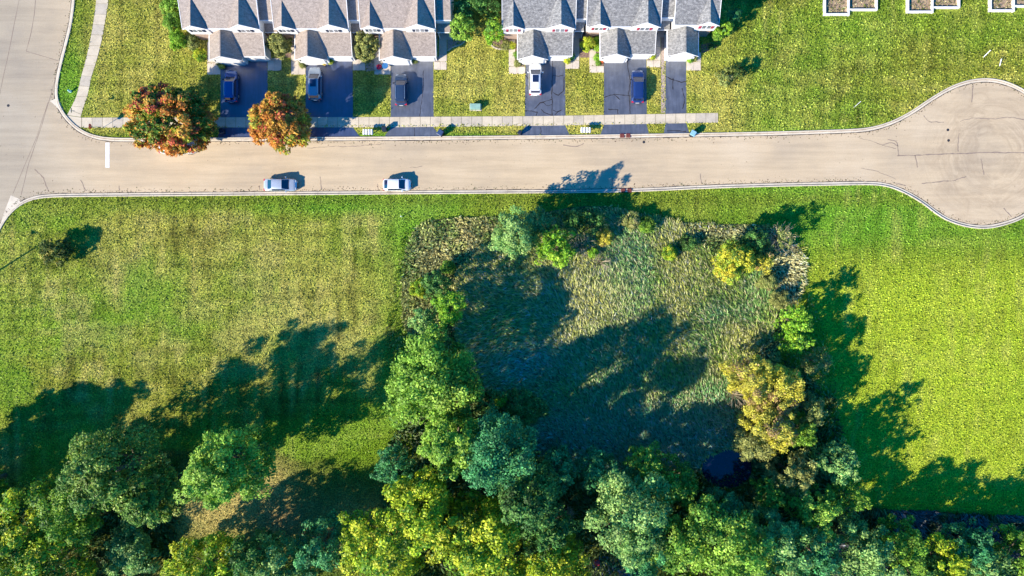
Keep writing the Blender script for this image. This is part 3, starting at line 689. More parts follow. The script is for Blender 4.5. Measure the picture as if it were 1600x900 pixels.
def crown_mesh(name, parent, r, hz, zc, kind, seed, leaf=.30, dens=1.0, cl=None, gap=.0, lobes=.22, spiky=.5, squash=1):
    g = np.random.default_rng(seed)
    rc = cl if cl else max(.38, min(1.15, r*.20)); ncl = int(min(230, 3.0*dens*(r/rc)**2*(1.1-gap)+8))
    dv = g.normal(size=(ncl, 3)); dv /= np.linalg.norm(dv, axis=1)[:, None]; dv[:, 2] = np.where(dv[:, 2] < -.75, -dv[:, 2], dv[:, 2])
    ph = np.arctan2(dv[:, 1], dv[:, 0]); k1, k2 = g.uniform(0, 6.28, 2); lob = 1+lobes*np.sin(3*ph+k1)*.5+lobes*np.sin(5*ph+k2+2*dv[:, 2])*.5+g.normal(0, lobes*.35, ncl)
    rad = np.clip(g.uniform(.35, 1.0, ncl)**.45, .4, 1)*lob
    cen = dv*rad[:, None]*np.array([r-rc*.5, r-rc*.5, max(.2, hz-rc*.4)]); crs = rc*g.uniform(.6, 1.35, ncl)
    nl = int(max(10, 26*dens*(rc/leaf)**2*.55)); nl = min(nl, 130)
    idx = np.repeat(np.arange(ncl), nl); n = len(idx)
    u = g.normal(size=(n, 3)); u[:, 2] += .45; u += dv[idx]*.5; u /= np.linalg.norm(u, axis=1)[:, None]
    pos = cen[idx]+u*(crs[idx]*g.uniform(.55, 1.08, n))[:, None]*np.array([1, 1, .8])
    nor = u*.75+g.normal(size=(n, 3))*.42+np.array([0, 0, .35]); nor /= np.linalg.norm(nor, axis=1)[:, None]
    tg = u*spiky+dv[idx]*spiky+g.normal(size=(n, 3))*.6; tg -= nor*(tg*nor).sum(1)[:, None]; tg /= np.linalg.norm(tg, axis=1)[:, None]; bt = np.cross(nor, tg)
    s = leaf*.88*g.uniform(.6, 1.4, n)
    if squash != 1: pos = pos*np.array([1, squash, 1])
    V = np.stack([pos-tg*(s*.45)[:, None], pos+bt*(s*.36)[:, None], pos+tg*(s*.75)[:, None], pos-bt*(s*.36)[:, None]], 1)+np.array([0, 0, zc])
    pal = np.array([c for c, _ in SPEC[kind]]); wt = np.array([q for _, q in SPEC[kind]], float)
    # each clump leans to one or two colours of the palette; colour runs in patches through the crown
    pn = fbm(cen[:, 0]+50, cen[:, 1]+cen[:, 2]+50, max(1.2, r*.55), seed % 50, 2)
    order = (pn*1.6-.3+g.normal(0, .16, ncl)).clip(0, .999); cw = np.cumsum(wt)/wt.sum(); ci = np.searchsorted(cw, order); ci = np.clip(ci, 0, len(pal)-1)
    if kind.startswith('maple'):
        ex = (dv @ np.array([-.75, -.55, .15]))           # sun side turned, far side greener: partly light and shade put into leaf colour
        ci = np.where(ex < (-.45 if kind == 'maple' else -.75), np.where(g.random(ncl) < .75, len(pal)-1, ci), ci)
    li = np.where(g.random(n) < .72, ci[idx], g.choice(len(pal), n, p=wt/wt.sum()))
    col = pal[li]*(.86 if kind.startswith('maple') else 1.05 if kind == 'gold' else 1.2)*np.exp(g.normal(0, .28, n))[:, None]*np.exp(g.normal(0, .12, ncl))[idx][:, None]
    return npmesh(name, V, 4, FOL, np.clip(col, .004, .85), parent)
def limbs_mesh(parent, h, r, zc, seed, bark, tr=None, n_limb=6):
    g = random.Random(seed); tr = tr or max(.06, h*.022); zt = zc*.95; b = MB()
    p0 = Vector((0, 0, -.05)); lean = Vector((g.uniform(-.3, .3), g.uniform(-.3, .3), 0))*(h*.06)
    pts = [p0, Vector((0, 0, zt*.35))+lean*.4, Vector((0, 0, zt*.75))+lean, Vector((0, 0, zt*1.15))+lean*1.3]
    b.tube(pts, [tr*1.35, tr, tr*.7, tr*.25], 7)
    t = b.build('trunk', bark, parent, True)
    for k in range(n_limb):
        a = 6.283*(k+g.random()*.7)/n_limb; z0 = zt*g.uniform(.45, .9); rr = r*g.uniform(.55, .85); z1 = min(zc+g.uniform(0, .3)*r, z0+rr*1.1)
        st = Vector((0, 0, z0))+lean*(z0/zt); en = Vector((math.cos(a)*rr, math.sin(a)*rr, max(z1, z0+.3))); md = st.lerp(en, .5)+Vector((0, 0, -.06*rr))
        MB().tube([st, md, en], [tr*.5, tr*.32, tr*.1], 5).build('limb', bark, parent, True)
tree_n = 0
def tree(name, px, py, rpx, h, kind, label, group=None, cat='tree', leaf=.30, dens=1.0, gap=0, lobes=.25, bark=BARK, flat=None, squash=1.0, cl=None, spiky=.5, limb=6):
    """px, py: where the photograph shows the middle of the crown; the trunk stands under it"""
    global tree_n; tree_n += 1
    zc = h*.54; f = (H-zc)/H; r = rpx*K*f; hz = flat if flat else min(h-zc, r*1.05)+.0
    hz = max(hz, (h-zc)); b = P(px, py, zc)
    e = empty(name, (b.x, b.y, 0), label, cat, group, rz=0)
    crown_mesh('crown', e, r, hz, zc, kind, 100+tree_n*7, leaf, dens, cl, gap, lobes, spiky, squash)
    limbs_mesh(e, h, r, zc, 300+tree_n, bark, n_limb=limb)
    return e
def shrub(px, py, rpx, h, kind, label, group=None, leaf=.16, dens=1.3, name='shrub', cat='shrub', cl=None):
    global tree_n; tree_n += 1
    zc = h*.5; r = rpx*K*(H-zc)/H; b = P(px, py, zc); e = empty(name, (b.x, b.y, 0), label, cat, group)
    crown_mesh('foliage', e, r, h*.5, zc, kind, 900+tree_n*3, leaf, dens, cl)
    m = MB(); g = random.Random(tree_n)
    for k in range(5):
        a = g.uniform(0, 6.28); m.tube([(0, 0, -.03), (math.cos(a)*r*.3, math.sin(a)*r*.3, h*.4), (math.cos(a)*r*.7, math.sin(a)*r*.7, h*.75)], [.03, .02, .008], 4)
    m.build('stem', BARK, e); return e
def bare(px, py, rpx, h, label, bark, leafkind=None, n=26, name='bare_shrub', cat='shrub', tr=.05):
    """a twiggy shrub with few or no leaves"""
    global tree_n; tree_n += 1
    g = random.Random(tree_n*5); b0 = P(px, py, h*.5); e = empty(name, (b0.x, b0.y, 0), label, cat); r = rpx*K; m = MB(); tips = []
    for k in range(n):
        a = g.uniform(0, 6.283); q = g.uniform(.3, 1); en = Vector((math.cos(a)*r*q, math.sin(a)*r*q, h*g.uniform(.6, 1.0)*(1.1-.35*q))); md = en*.5+Vector((0, 0, h*.12))
        m.tube([(0, 0, 0), md, en], [tr, tr*.6, tr*.2], 4, False)
        for j in range(4):
            t = g.uniform(.4, .95); s = md.lerp(en, t); a2 = a+g.uniform(-1, 1); l = r*g.uniform(.2, .4); ee = s+Vector((math.cos(a2)*l, math.sin(a2)*l, l*g.uniform(.1, .7))); m.tube([s, ee], [tr*.4, tr*.15], 3, False); tips.append(ee)
    m.build('branches', bark, e)
    if leafkind: crown_mesh('foliage', e, r, h*.5, h*.5, leafkind, tree_n, .2, .45, .4)
    return e

tree('maple_tree', 267, 188, 71, 9.0, 'maple', 'larger autumn maple turning orange and red beside the street corner sidewalk', cat='tree', leaf=.36, dens=2.1, spiky=.9, lobes=.05, cl=.8, squash=.78)
tree('maple_tree', 438, 190, 47, 9.0, 'maple2', 'smaller autumn maple glowing orange and yellow between the first two driveways', leaf=.38, dens=1.8, spiky=.9, lobes=.05, cl=.75)
tree('ornamental_tree', 437, 70, 18.5, 4.0, 'olive', 'round olive-green tree between first and second brown-roofed units', leaf=.22, dens=1.3)
tree('ornamental_tree', 573, 72, 20.5, 4.2, 'olive', 'round olive-green tree between second and third brown-roofed units', leaf=.22, dens=1.3)
shrub(918, 68, 11.5, 2.6, 'lime', 'bright yellow-green round shrub between the first two grey-roofed units')
tree('garden_tree', 721, 43, 20, 5.5, 'lightgreen', 'light green tree right of the brown-roofed building', leaf=.24)
tree('garden_tree', 722, 14, 15, 4.5, 'teal', 'dark green tree behind the light green one beside brown-roofed building', leaf=.24)
tree('garden_tree', 771, 50, 17, 5.5, 'bright', 'bright green tree left of the grey-roofed building', leaf=.24)
tree('garden_tree', 764, 12, 16, 5.0, 'dark', 'dark tree near the top edge left of grey-roofed building', leaf=.24)
tree('garden_tree', 745, -12, 24, 8.0, 'dark', 'dark tree cut by the top edge between the two buildings', leaf=.26)
for (a, b, c_, h_, k_, l_) in ((278, 62, 15, 2.6, 'bright', 'bright green leafy bush left of the brown-roofed end unit, just below its gutter'), (299, 66, 13, 1.8, 'greyed', 'pinkish-brown dry bush beside the brown-roofed end unit path'),
                     (272, 34, 16, 3.0, 'green', 'green bush midway along the left wall of brown-roofed building'), (268, 8, 17, 3.2, 'lightgreen', 'green bush at top edge left of brown-roofed building'),
                     (312, 86, 10, 1.2, 'yellowgreen', 'low yellowish bush beside the leftmost front path')):
    shrub(a, b, c_, h_, k_, l_)
tree('garden_tree', 1131, 42, 14, 3.6, 'bright', 'bright green small tree at the right corner of grey-roofed building', leaf=.22)
tree('garden_tree', 1120, 56, 8, 2.2, 'lightgreen', 'small light green bush-like tree against right end of grey-roofed building', leaf=.2)
tree('garden_tree', 1146, 28, 11, 3.6, 'teal', 'dark green small tree in the shade of the grey-roofed end unit', leaf=.22)
tree('garden_tree', 1132, 120, 15, 2.2, 'greyed', 'small olive-brown tree on the lawn right of last driveway', leaf=.2, dens=.8, gap=.3)
tree('garden_tree', 1151, 112, 14, 2.6, 'young', 'small dark-leaved tree on the lawn beside the olive-brown one', leaf=.2, dens=.8)
for i, (a, b, c_, h_, k_, l_) in enumerate(((800, 72, 5, .7, 'lime', 'small yellow-leaved plant beside the first grey-roofed unit path'), (790, 70, 7, .8, 'olive', 'olive plant in the bed left of grey-roofed building'), (807, 86, 3.5, .6, 'green', 'small green plant by the first grey-roofed garage wall'),
                        (809, 99, 4.5, .7, 'olive', 'olive plant at corner of the first grey-roofed garage'), (886, 94, 5, .9, 'lime', 'lime green ball shrub at right of the white SUV garage'), (893, 88, 4, .7, 'teal', 'dark blue-green shrub beside the lime ball shrub'),
                        (932, 62, 5, 1.3, 'bright', 'green shrub right of the yellow-green shrub near wall'), (933, 75, 4.5, 1.1, 'bright', 'upper green shrub against second grey garage'), (934, 90, 5, 1.0, 'bright', 'lower green shrub against second grey garage, above orange pot'), (934, 99, 3.5, .6, 'lightgreen', 'low light green plant next to the orange pot'),
                        (1019, 88, 3.5, .6, 'yellowgreen', 'small bush in the bed beside second grey-roofed unit path'), (1078, 93, 5, .9, 'bright', 'green shrub in front of the last grey-roofed garage'), (1085, 90, 4, .7, 'olive', 'olive shrub right of the last grey-roofed garage door'), (1112, 72, 4, .7, 'dark', 'dark shrub right of the end unit in mulch'),
                        (472, 101, 4, .7, 'olive', 'olive plant at left of second brown-roofed garage'), (516, 95, 3.8, .7, 'lime', 'lime plant between the garage doors of second brown-roofed unit'), (343, 98, 4, .7, 'olive', 'dry shrub beside the first brown-roofed garage door'),
                        (347, 103, 3, .5, 'gold', 'small golden plant by the first garage corner'), (648, 93, 3.5, .5, 'greyed', 'small grey plant between third brown-roofed garage doors'), (572, 92, 7, .9, 'greyed', 'pale tan grass clump under the second olive tree'))):
    shrub(a, b, c_, h_, k_, l_, leaf=.12, dens=1.4)
tree('young_tree', 88, 393, 25, 3.0, 'young', 'young sparse dark tree alone in the west lawn beside the lamp shadow', leaf=.24, dens=1.1, gap=.15, spiky=.9, lobes=.15)

# round the marsh
T = tree
T('willow_tree', 806, 366, 36, 10, 'pale', 'pale green tree at the north edge of the marsh casting shadow on street', leaf=.26, dens=1.2)
T('marsh_tree', 842, 347, 20, 6, 'teal', 'dark green tree behind the pale one at the marsh north edge', leaf=.26)
T('marsh_tree', 868, 388, 31, 7.5, 'bright', 'bright green tree right of the pale tree at marsh north edge', leaf=.30, spiky=.9)
T('marsh_tree', 925, 348, 18, 4.2, 'dark', 'dark shrubby tree at marsh edge near the street drain', leaf=.24, dens=.9)
T('marsh_tree', 895, 343, 16, 4.5, 'dark', 'dark small tree between bright tree and the street', leaf=.24, dens=.9)
shrub(985, 345, 14, 2.5, 'greyed', 'greyish shrub on the marsh north rim'); shrub(1010, 352, 13, 2.2, 'green', 'green shrub on the marsh north rim, right of greyish shrub')
bare(908, 384, 18, 3.2, 'leafless grey-purple shrub right of the bright green tree', BARKP)
shrub(946, 372, 13, 2.2, 'gold', 'tan and gold shrub beside the leafless shrubs'); bare(938, 410, 17, 2.4, 'leafless pale shrub below the tan one in marsh', BARKP)
shrub(928, 395, 8, 1.6, 'bright', 'small bright green shrub between two leafless shrubs', leaf=.2)
shrub(1046, 396, 12, 2.2, 'yellowgreen', 'light yellow-green shrub standing alone in the reeds'); shrub(1075, 380, 14, 1.8, 'dark', 'dark low shrub right of the yellow-green shrub in reeds')
T('yellow_tree', 1146, 408, 32, 6.5, 'yellow', 'bright yellow and green tree at the marsh north-east corner', leaf=.26, dens=1.2)
T('yellow_tree', 1190, 410, 16, 4.5, 'gold', 'small golden tree right of the bright yellow one', leaf=.24)
T('marsh_tree', 1180, 376, 20, 5.5, 'dark', 'dark green tree behind the bright yellow one', leaf=.26)
bare(1218, 372, 24, 5, 'brown nearly leafless tree at north-east corner of the marsh', BARKP, 'greyed', 34, 'bare_tree', 'tree', .07)
shrub(1200, 440, 15, 2.6, 'greyed', 'grey-green shrub below the golden tree'); shrub(1218, 468, 14, 2.4, 'olive', 'olive shrub above the bright green tree on the east rim')
T('marsh_tree', 1241, 500, 22, 7.5, 'bright', 'bright green tree, upper of two on the marsh east rim', leaf=.28)
T('marsh_tree', 1238, 532, 24, 6.5, 'bright', 'bright green tree, lower of two on the marsh east rim', leaf=.28)
T('marsh_tree', 1276, 565, 22, 5, 'greyed', 'sparse olive tree outside the two bright green ones', leaf=.24, dens=.8, gap=.2)
T('willow_tree', 1172, 590, 38, 9, 'gold', 'golden willow, topmost of the golden group at east of marsh', leaf=.24, dens=1.3, cl=.7, spiky=1.1)
T('willow_tree', 1215, 606, 38, 9.5, 'gold', 'golden willow right of the topmost golden willow', leaf=.24, dens=1.3, cl=.7, spiky=1.1)
T('willow_tree', 1200, 665, 42, 9.5, 'gold', 'golden willow, lowest and largest of the golden group', leaf=.24, dens=1.3, cl=.7, spiky=1.1)
bare(1150, 618, 22, 4, 'leafless brown tree under the topmost golden willow', BARKP, None, 30, 'bare_tree', 'tree', .06)
T('willow_tree', 1174, 690, 28, 8, 'olive', 'olive willow below the golden willows', leaf=.24, dens=1.2, cl=.7)
T('marsh_tree', 1262, 640, 26, 7, 'greyed', 'grey-green tree at the right of golden willows', leaf=.26)
T('marsh_tree', 1250, 672, 26, 8, 'green', 'green tree below the grey-green tree beside golden willows', leaf=.28)
T('woodland_tree', 1302, 722, 30, 10, 'pale', 'pale green tree projecting right from woodland at the east lawn', leaf=.3, lobes=.4)
T('woodland_tree', 1236, 738, 34, 9, 'olive', 'olive spiky tree below the willows', leaf=.28, spiky=.9)
T('woodland_tree', 1202, 768, 24, 8, 'green', 'vivid green small tree between the pond and olive tree', leaf=.28)
T('woodland_tree', 1268, 790, 36, 10, 'lightgreen', 'light green tree under the olive spiky tree', leaf=.3, lobes=.4)
T('woodland_tree', 1325, 775, 26, 8.5, 'green', 'green tree at the corner where woodland meets the east lawn', leaf=.28, dens=.8)
# west side of the marsh
T('marsh_tree', 704, 478, 27, 8.5, 'bright', 'bright green tree on the marsh west rim', leaf=.28)
T('marsh_tree', 663, 500, 22, 5.5, 'pale', 'pale green tree left of the bright one on west rim', leaf=.26)
T('marsh_tree', 682, 444, 22, 6.5, 'dark', 'dark green tree above the bright one on west rim', leaf=.26)
shrub(655, 450, 14, 2.4, 'yellowgreen', 'yellowish shrub on the marsh west rim'); shrub(700, 418, 12, 2.4, 'green', 'small green shrub at the upper left of marsh')
T('broad_tree', 678, 592, 74, 12.5, 'lightgreen', 'largest light green broad tree at the marsh south-west corner', leaf=.36, dens=1.5)
T('marsh_tree', 815, 638, 34, 5.5, 'dark', 'dark green tree in the shade among bluish reeds', leaf=.26); T('marsh_tree', 762, 632, 22, 6, 'dark', 'dark tree tucked right of the broad light green tree', leaf=.26)
shrub(782, 628, 12, 4.0, 'bright', 'bright green shrub in the gap right of the broad tree', leaf=.24)
T('woodland_tree', 710, 690, 50, 14, 'lightgreen', 'green tree directly below the broad light green tree', leaf=.34, dens=1.2)
T('woodland_tree', 778, 702, 58, 18.5, 'teal', 'blue-green tree right of the one below the broad tree', leaf=.32, dens=1.7, lobes=.12)
T('woodland_tree', 616, 728, 30, 8.5, 'teal', 'blue-green tree standing left of the woodland edge near the green clearing', leaf=.3)
# bottom left
T('woodland_tree', 185, 732, 68, 18, 'dusk', 'dark green tree at upper edge of the left woodland', leaf=.34, dens=1.8, lobes=.15)
T('woodland_tree', 245, 772, 42, 14, 'dusk', 'dark tree right of and below the upper left woodland tree', leaf=.32, dens=1.7, lobes=.15)
T('woodland_tree', 45, 855, 86, 11, 'yellowgreen', 'large yellow-green tree at the bottom left corner', leaf=.38, dens=1.2, lobes=.4)
T('woodland_tree', 120, 790, 50, 12, 'green', 'mid-green tree above the large corner tree', leaf=.3)
T('willow_tree', 206, 858, 42, 3.8, 'pale', 'silvery green willow right of the bottom left corner tree', leaf=.28, dens=1.3, cl=.8)
T('woodland_tree', 364, 726, 60, 18, 'lightgreen', 'tall round green tree standing over the dry clearing', leaf=.34, dens=2.0, spiky=.9, lobes=.16)
T('woodland_tree', 320, 886, 52, 11, 'yellowgreen', 'yellow-green tree at bottom edge under the dry clearing', leaf=.34, dens=1.1)
T('woodland_tree', 398, 866, 38, 11, 'dark', 'dark green tree right of the bottom yellow-green tree', leaf=.32)
T('willow_tree', 438, 882, 46, 11, 'pale', 'silvery green willow at bottom edge left of the dark gap', leaf=.28, dens=1.2, cl=.8)
T('woodland_tree', 505, 850, 44, 11, 'teal', 'blue-green tree at the bottom just left of the big yellow-green tree', leaf=.3, dens=.9)
# bottom centre
T('broad_tree', 605, 848, 68, 14, 'yellowgreen', 'lower left of the three big yellow-green trees at bottom centre', leaf=.38, dens=1.3, lobes=.35)
T('broad_tree', 668, 800, 62, 15, 'yellowgreen', 'topmost of the three big yellow-green trees at bottom centre', leaf=.38, dens=1.3, lobes=.35)
T('broad_tree', 752, 838, 68, 15, 'yellowgreen', 'rightmost of the three big yellow-green trees at bottom centre', leaf=.38, dens=1.3, lobes=.35)
T('woodland_tree', 822, 765, 54, 18, 'dark', 'dark woodland tree between the marsh and the big yellow-green trees', leaf=.34, dens=1.5, lobes=.12); T('woodland_tree', 870, 730, 34, 8, 'teal', 'blue-green woodland tree at the marsh south rim', leaf=.3)
T('woodland_tree', 850, 822, 44, 11, 'dark', 'dark woodland tree right of the big yellow-green trees', leaf=.32)
T('woodland_tree', 935, 735, 34, 8, 'teal', 'blue-green tree second along the marsh south rim', leaf=.3); T('woodland_tree', 1012, 722, 28, 8, 'lightgreen', 'light green tree at middle of the marsh south rim', leaf=.3, lobes=.4)
T('woodland_tree', 978, 765, 34, 9, 'teal', 'blue-green tree behind the pale-topped centre tree', leaf=.3)
T('woodland_tree', 985, 808, 66, 14, 'pale', 'pale-topped broad tree in the middle of woodland', leaf=.36, dens=1.3, lobes=.35)
T('woodland_tree', 1054, 752, 36, 10, 'green', 'vivid green tree left of the pond', leaf=.3); T('woodland_tree', 1128, 796, 32, 8, 'teal', 'blue-green tree just below the pond', leaf=.3)
bare(876, 806, 22, 6, 'pinkish bare tree in the woodland right of yellow-green trees', simple('bark_pink', (.42, .29, .23), .9), 'greyed', 34, 'bare_tree', 'tree', .07)
T('woodland_tree', 860, 878, 56, 10, 'yellowgreen', 'yellowish tree at the bottom edge left of the red container', leaf=.34, lobes=.35)
T('woodland_tree', 1008, 868, 42, 12, 'teal', 'blue-green tree at bottom right of the red container', leaf=.32)
T('woodland_tree', 1050, 845, 40, 13, 'lightgreen', 'light green tree right of the pale-topped broad tree', leaf=.34)
T('woodland_tree', 1130, 850, 68, 14.5, 'lightgreen', 'large light green tree at bottom under the pond', leaf=.36, dens=1.3, lobes=.35)
T('woodland_tree', 1205, 848, 54, 13, 'pale', 'pale green tree right of the large light green one at bottom', leaf=.34, dens=1.2, lobes=.35)
T('woodland_tree', 1268, 858, 40, 11, 'teal', 'blue-green tree at bottom between two pale ones', leaf=.32)
T('woodland_tree', 1350, 868, 52, 10.5, 'pale', 'pale feathery tree at the bottom right of the woodland bend', leaf=.32, lobes=.4, spiky=.9)
T('woodland_tree', 1405, 850, 40, 9.5, 'green', 'green tree between the pale feathery and yellowish trees', leaf=.3); T('woodland_tree', 1468, 872, 36, 9.5, 'yellowgreen', 'yellowish feathery tree at bottom near the right corner', leaf=.3, spiky=.9)
T('woodland_tree', 1508, 850, 34, 9, 'teal', 'blue-green tree right of the yellowish feathery tree', leaf=.3); T('woodland_tree', 1535, 885, 36, 9.5, 'pale', 'pale green tree at bottom edge close to right corner', leaf=.3)
T('woodland_tree', 1582, 862, 38, 9.5, 'green', 'green tree in the bottom right corner', leaf=.3)
T('woodland_tree', 1440, 905, 40, 9, 'dark', 'dark tree cut by the bottom edge below the yellowish feathery tree', leaf=.3)
# just outside the frame, their shadows or crowns reach in
for i, (a, b, c_, h_) in enumerate(((-52, 765, 48, 13), (-110, 775, 60, 13), (-215, 905, 60, 14), (100, 965, 55, 6), (330, 960, 55, 14), (560, 965, 55, 14), (720, 955, 55, 14), (900, 965, 50, 12), (1100, 960, 60, 14), (1250, 960, 55, 13), (1400, 970, 50, 12), (1560, 965, 50, 12), (1650, 890, 45, 10))):
    T('woodland_tree', a, b, c_, h_, ['green', 'dark', 'yellowgreen'][i % 3], 'woodland tree just outside the picture, only its shade or crown tip shows', group='trees just outside the frame', leaf=.42, dens=1.5 if i < 3 else .7, limb=4)

# ------------------------------------------------------------------ houses
Xw = lambda px, z: P(px, 0, z).x
Yw = lambda py, z: P(0, py, z).y
ZE, ZG = 5.2, 2.7
def building(units, recesses, shingle, shut, label, ybase):
    x0 = Xw(units[0]['main'][0], ZE); o = empty('townhouse_building', (0, 0, 0), label, 'building')
    B = lambda: MB()
    ridge_d = 6.0; s = .36; tg = .82
    for u in units:
        xl, xr = Xw(u['main'][0], ZE), Xw(u['main'][1], ZE); ye = Yw(u['ye'], ZE); yf = ye+.14
        B().box(xl+.12, xr-.12, yf, yf+11.7, 2.9, ZE-.06).build('upper_wall', SIDING, o)
        B().box(xl+.22, xr-.22, yf+.12, yf+11.6, -.05, 2.9).build('lower_wall', BRICK, o)
        zr = ZE+s*ridge_d
        rf = B().slab([(xl, ye, ZE), (xr, ye, ZE), (xr, ye+ridge_d, zr), (xl, ye+ridge_d, zr)], .14).slab([(xl, ye+ridge_d+.005, zr), (xr, ye+ridge_d+.005, zr), (xr, ye+2*ridge_d, ZE), (xl, ye+2*ridge_d, ZE)], .14).build('roof', shingle, o)
        # rake boards down the two ends and the gutter on the eave
        for xx in (xl-.065, xr+.005):
            B().slab([(xx, ye-.02, ZE+.03), (xx+.06, ye-.02, ZE+.03), (xx+.06, ye+ridge_d, zr+.03), (xx, ye+ridge_d, zr+.03)], .2).build('rake_board', WHITE, rf)
        B().box(xl-.06, xr+.06, ye-.12, ye-.022, ZE-.20, ZE-.04).build('gutter', WHITE, rf)
        # the end gable walls under the ridge
        B().add([(xl+.12, yf, ZE-.10), (xl+.12, yf+11.7, ZE-.10), (xl+.12, ye+ridge_d, zr-.2), (xr-.12, yf, ZE-.10), (xr-.12, yf+11.7, ZE-.10), (xr-.12, ye+ridge_d, zr-.2)],
                [(0, 2, 1), (3, 4, 5), (0, 3, 5, 2), (1, 2, 5, 4)]).build('gable_wall', SIDING, o)
        for (g0, g1) in u['gables']:
            a, b = Xw(g0, ZE), Xw(g1, ZE); c = (a+b)/2; hw = (b-a)/2; rise = tg*hw; yg = ye-.16; yb = ye+rise/s; e = .035
            gr = B().slab([(a, yg, ZE+e), (c, yg, ZE+rise+e), (c, yb, ZE+rise+e), (a, ye+.02, ZE+e)], .10).slab([(c+.003, yg, ZE+rise+e), (b, yg, ZE+e), (b, ye+.02, ZE+e), (c+.003, yb, ZE+rise+e)], .10).build('gable_roof', shingle, o)
            # fascia boards of the gable front
            yq = yg-.035
            B().add([(a-.05, yq, ZE+.05), (c, yq, ZE+rise+.07), (c, yq, ZE+rise-.16), (a-.05, yq, ZE-.16), (a-.05, yq+.03, ZE+.05), (c, yq+.03, ZE+rise+.07), (c, yq+.03, ZE+rise-.16), (a-.05, yq+.03, ZE-.16)], [(0, 3, 2, 1), (4, 5, 6, 7), (0, 1, 5, 4), (3, 7, 6, 2), (0, 4, 7, 3), (1, 2, 6, 5)]).build('fascia', WHITE, gr)
            B().add([(c+.002, yq, ZE+rise+.07), (b+.05, yq, ZE+.05), (b+.05, yq, ZE-.16), (c+.002, yq, ZE+rise-.16), (c+.002, yq+.03, ZE+rise+.07), (b+.05, yq+.03, ZE+.05), (b+.05, yq+.03, ZE-.16), (c+.002, yq+.03, ZE+rise-.16)], [(0, 3, 2, 1), (4, 5, 6, 7), (0, 1, 5, 4), (3, 7, 6, 2), (0, 4, 7, 3), (1, 2, 6, 5)]).build('fascia', WHITE, gr)
            # gable bay wall, slightly proud of the main wall
            yw = yf-.16
            B().add([(a+.15, yw, 3.0), (b-.15, yw, 3.0), (b-.15, yw, ZE-.08), (c, yw, ZE+rise-.2), (a+.15, yw, ZE-.08), (a+.15, yf+.3, 3.0), (b-.15, yf+.3, 3.0), (b-.15, yf+.3, ZE-.08), (c, yf+.3, ZE+rise-.2), (a+.15, yf+.3, ZE-.08)],
                    [(0, 1, 2, 3, 4), (9, 8, 7, 6, 5), (0, 5, 6, 1), (1, 6, 7, 2), (2, 7, 8, 3), (3, 8, 9, 4), (4, 9, 5, 0)]).build('bay_wall', SIDING, o)
            wz0, wz1 = 4.05, 5.0; ww = min(.62, hw*.38)
            yy = yw-.04
            for sx in (-1, 1):
                wx = c+sx*(ww*.5+.03)
                fr = B().box(wx-ww/2, wx+ww/2, yy-.03, yw-.004, wz0, wz1).build('window', WHITE, o)
                for q in range(2):
                    z0 = wz0+.06+q*(wz1-wz0)/2; B().box(wx-ww/2+.07, wx+ww/2-.07, yy-.045, yy-.031, z0, z0+(wz1-wz0)/2-.12).build('pane', GLASS, fr)
                sxx = c+sx*(ww+.06+.19)
                sh = B().box(sxx-.17, sxx+.17, yy-.05, yw-.004, wz0-.02, wz1+.02)
                for q in range(5): z0 = wz0+.05+q*.18; sh.box(sxx-.13, sxx+.13, yy-.07, yy-.05, z0, z0+.11)
                sh.build('shutter', shut, o)
        # garage wing
        g = u['gar']; a, b = Xw(g[0], ZG), Xw(g[1], ZG); c = (a+b)/2; hw = (b-a)/2; zr2 = ZG+.80*hw; yG = Yw(u['yg'], ZG); rx = u.get('right'); e = .02
        mb = MB().slab([(a, yG, ZG), (c, yG, zr2), (c, yf+.02, zr2), (a, yf+.02, ZG)], .12)
        if rx:
            xR = Xw(rx, ZG); yR = Yw(u['yr'], ZG); zt = 3.72; xv = c+(zr2-zt)/.80
            mb.slab([(c+.003, yG, zr2), (b, yG, ZG), (b, yR, ZG), (xv, yf+.02, zt), (c+.003, yf+.02, zr2)], .12)
            gr = mb.build('garage_roof', shingle, o)
            B().slab([(b+.005, yR, ZG-.0), (xR, yR, ZG-.0), (xR, yf+.02, zt), (xv+.005, yf+.02, zt)], .12).build('garage_roof', shingle, o)
            B().box(b+.3, xR+.03, yR-.10, yR-.005, ZG-.18, ZG-.02).build('gutter', WHITE, gr)
            B().slab([(xR+.004, yR-.02, ZG+.03), (xR+.06, yR-.02, ZG+.03), (xR+.06, yf-.02, zt+.03), (xR+.004, yf-.02, zt+.03)], .2).build('rake_board', WHITE, gr)
            B().add([(c, yR+.28, 0), (xR-.12, yR+.28, 0), (xR-.12, yf+.2, 0), (c, yf+.2, 0), (c, yR+.28, ZG-.05), (xR-.12, yR+.28, ZG-.05), (xR-.12, yf+.2, zt-.2), (c, yf+.2, zt-.2)],
                    [(0, 3, 2, 1), (4, 5, 6, 7), (0, 1, 5, 4), (1, 2, 6, 5), (2, 3, 7, 6), (3, 0, 4, 7)]).build('garage_wall', SIDING, o)
            dx0, dx1 = b+.25, xR-.45
            if dx1-dx0 > 1.6:
                d_ = B().box(dx0-.1, dx1+.1, yR+.22, yR+.276, 0, 2.25).build('garage_door', WHITE, o)
                for q in range(4): B().bbox(dx0, dx1, yR+.17, yR+.219, .03+q*.54, .03+q*.54+.52, .02).build('panel', DOORM, d_)
        else:
            mb.slab([(c+.003, yG, zr2), (b, yG, ZG), (b, yf+.02, ZG), (c+.003, yf+.02, zr2)], .12); gr = mb.build('garage_roof', shingle, o)
        B().box(c-.06, c+.06, yG+.0, yf-.02, zr2-.01, zr2+.035).build('ridge_cap', shingle, gr)
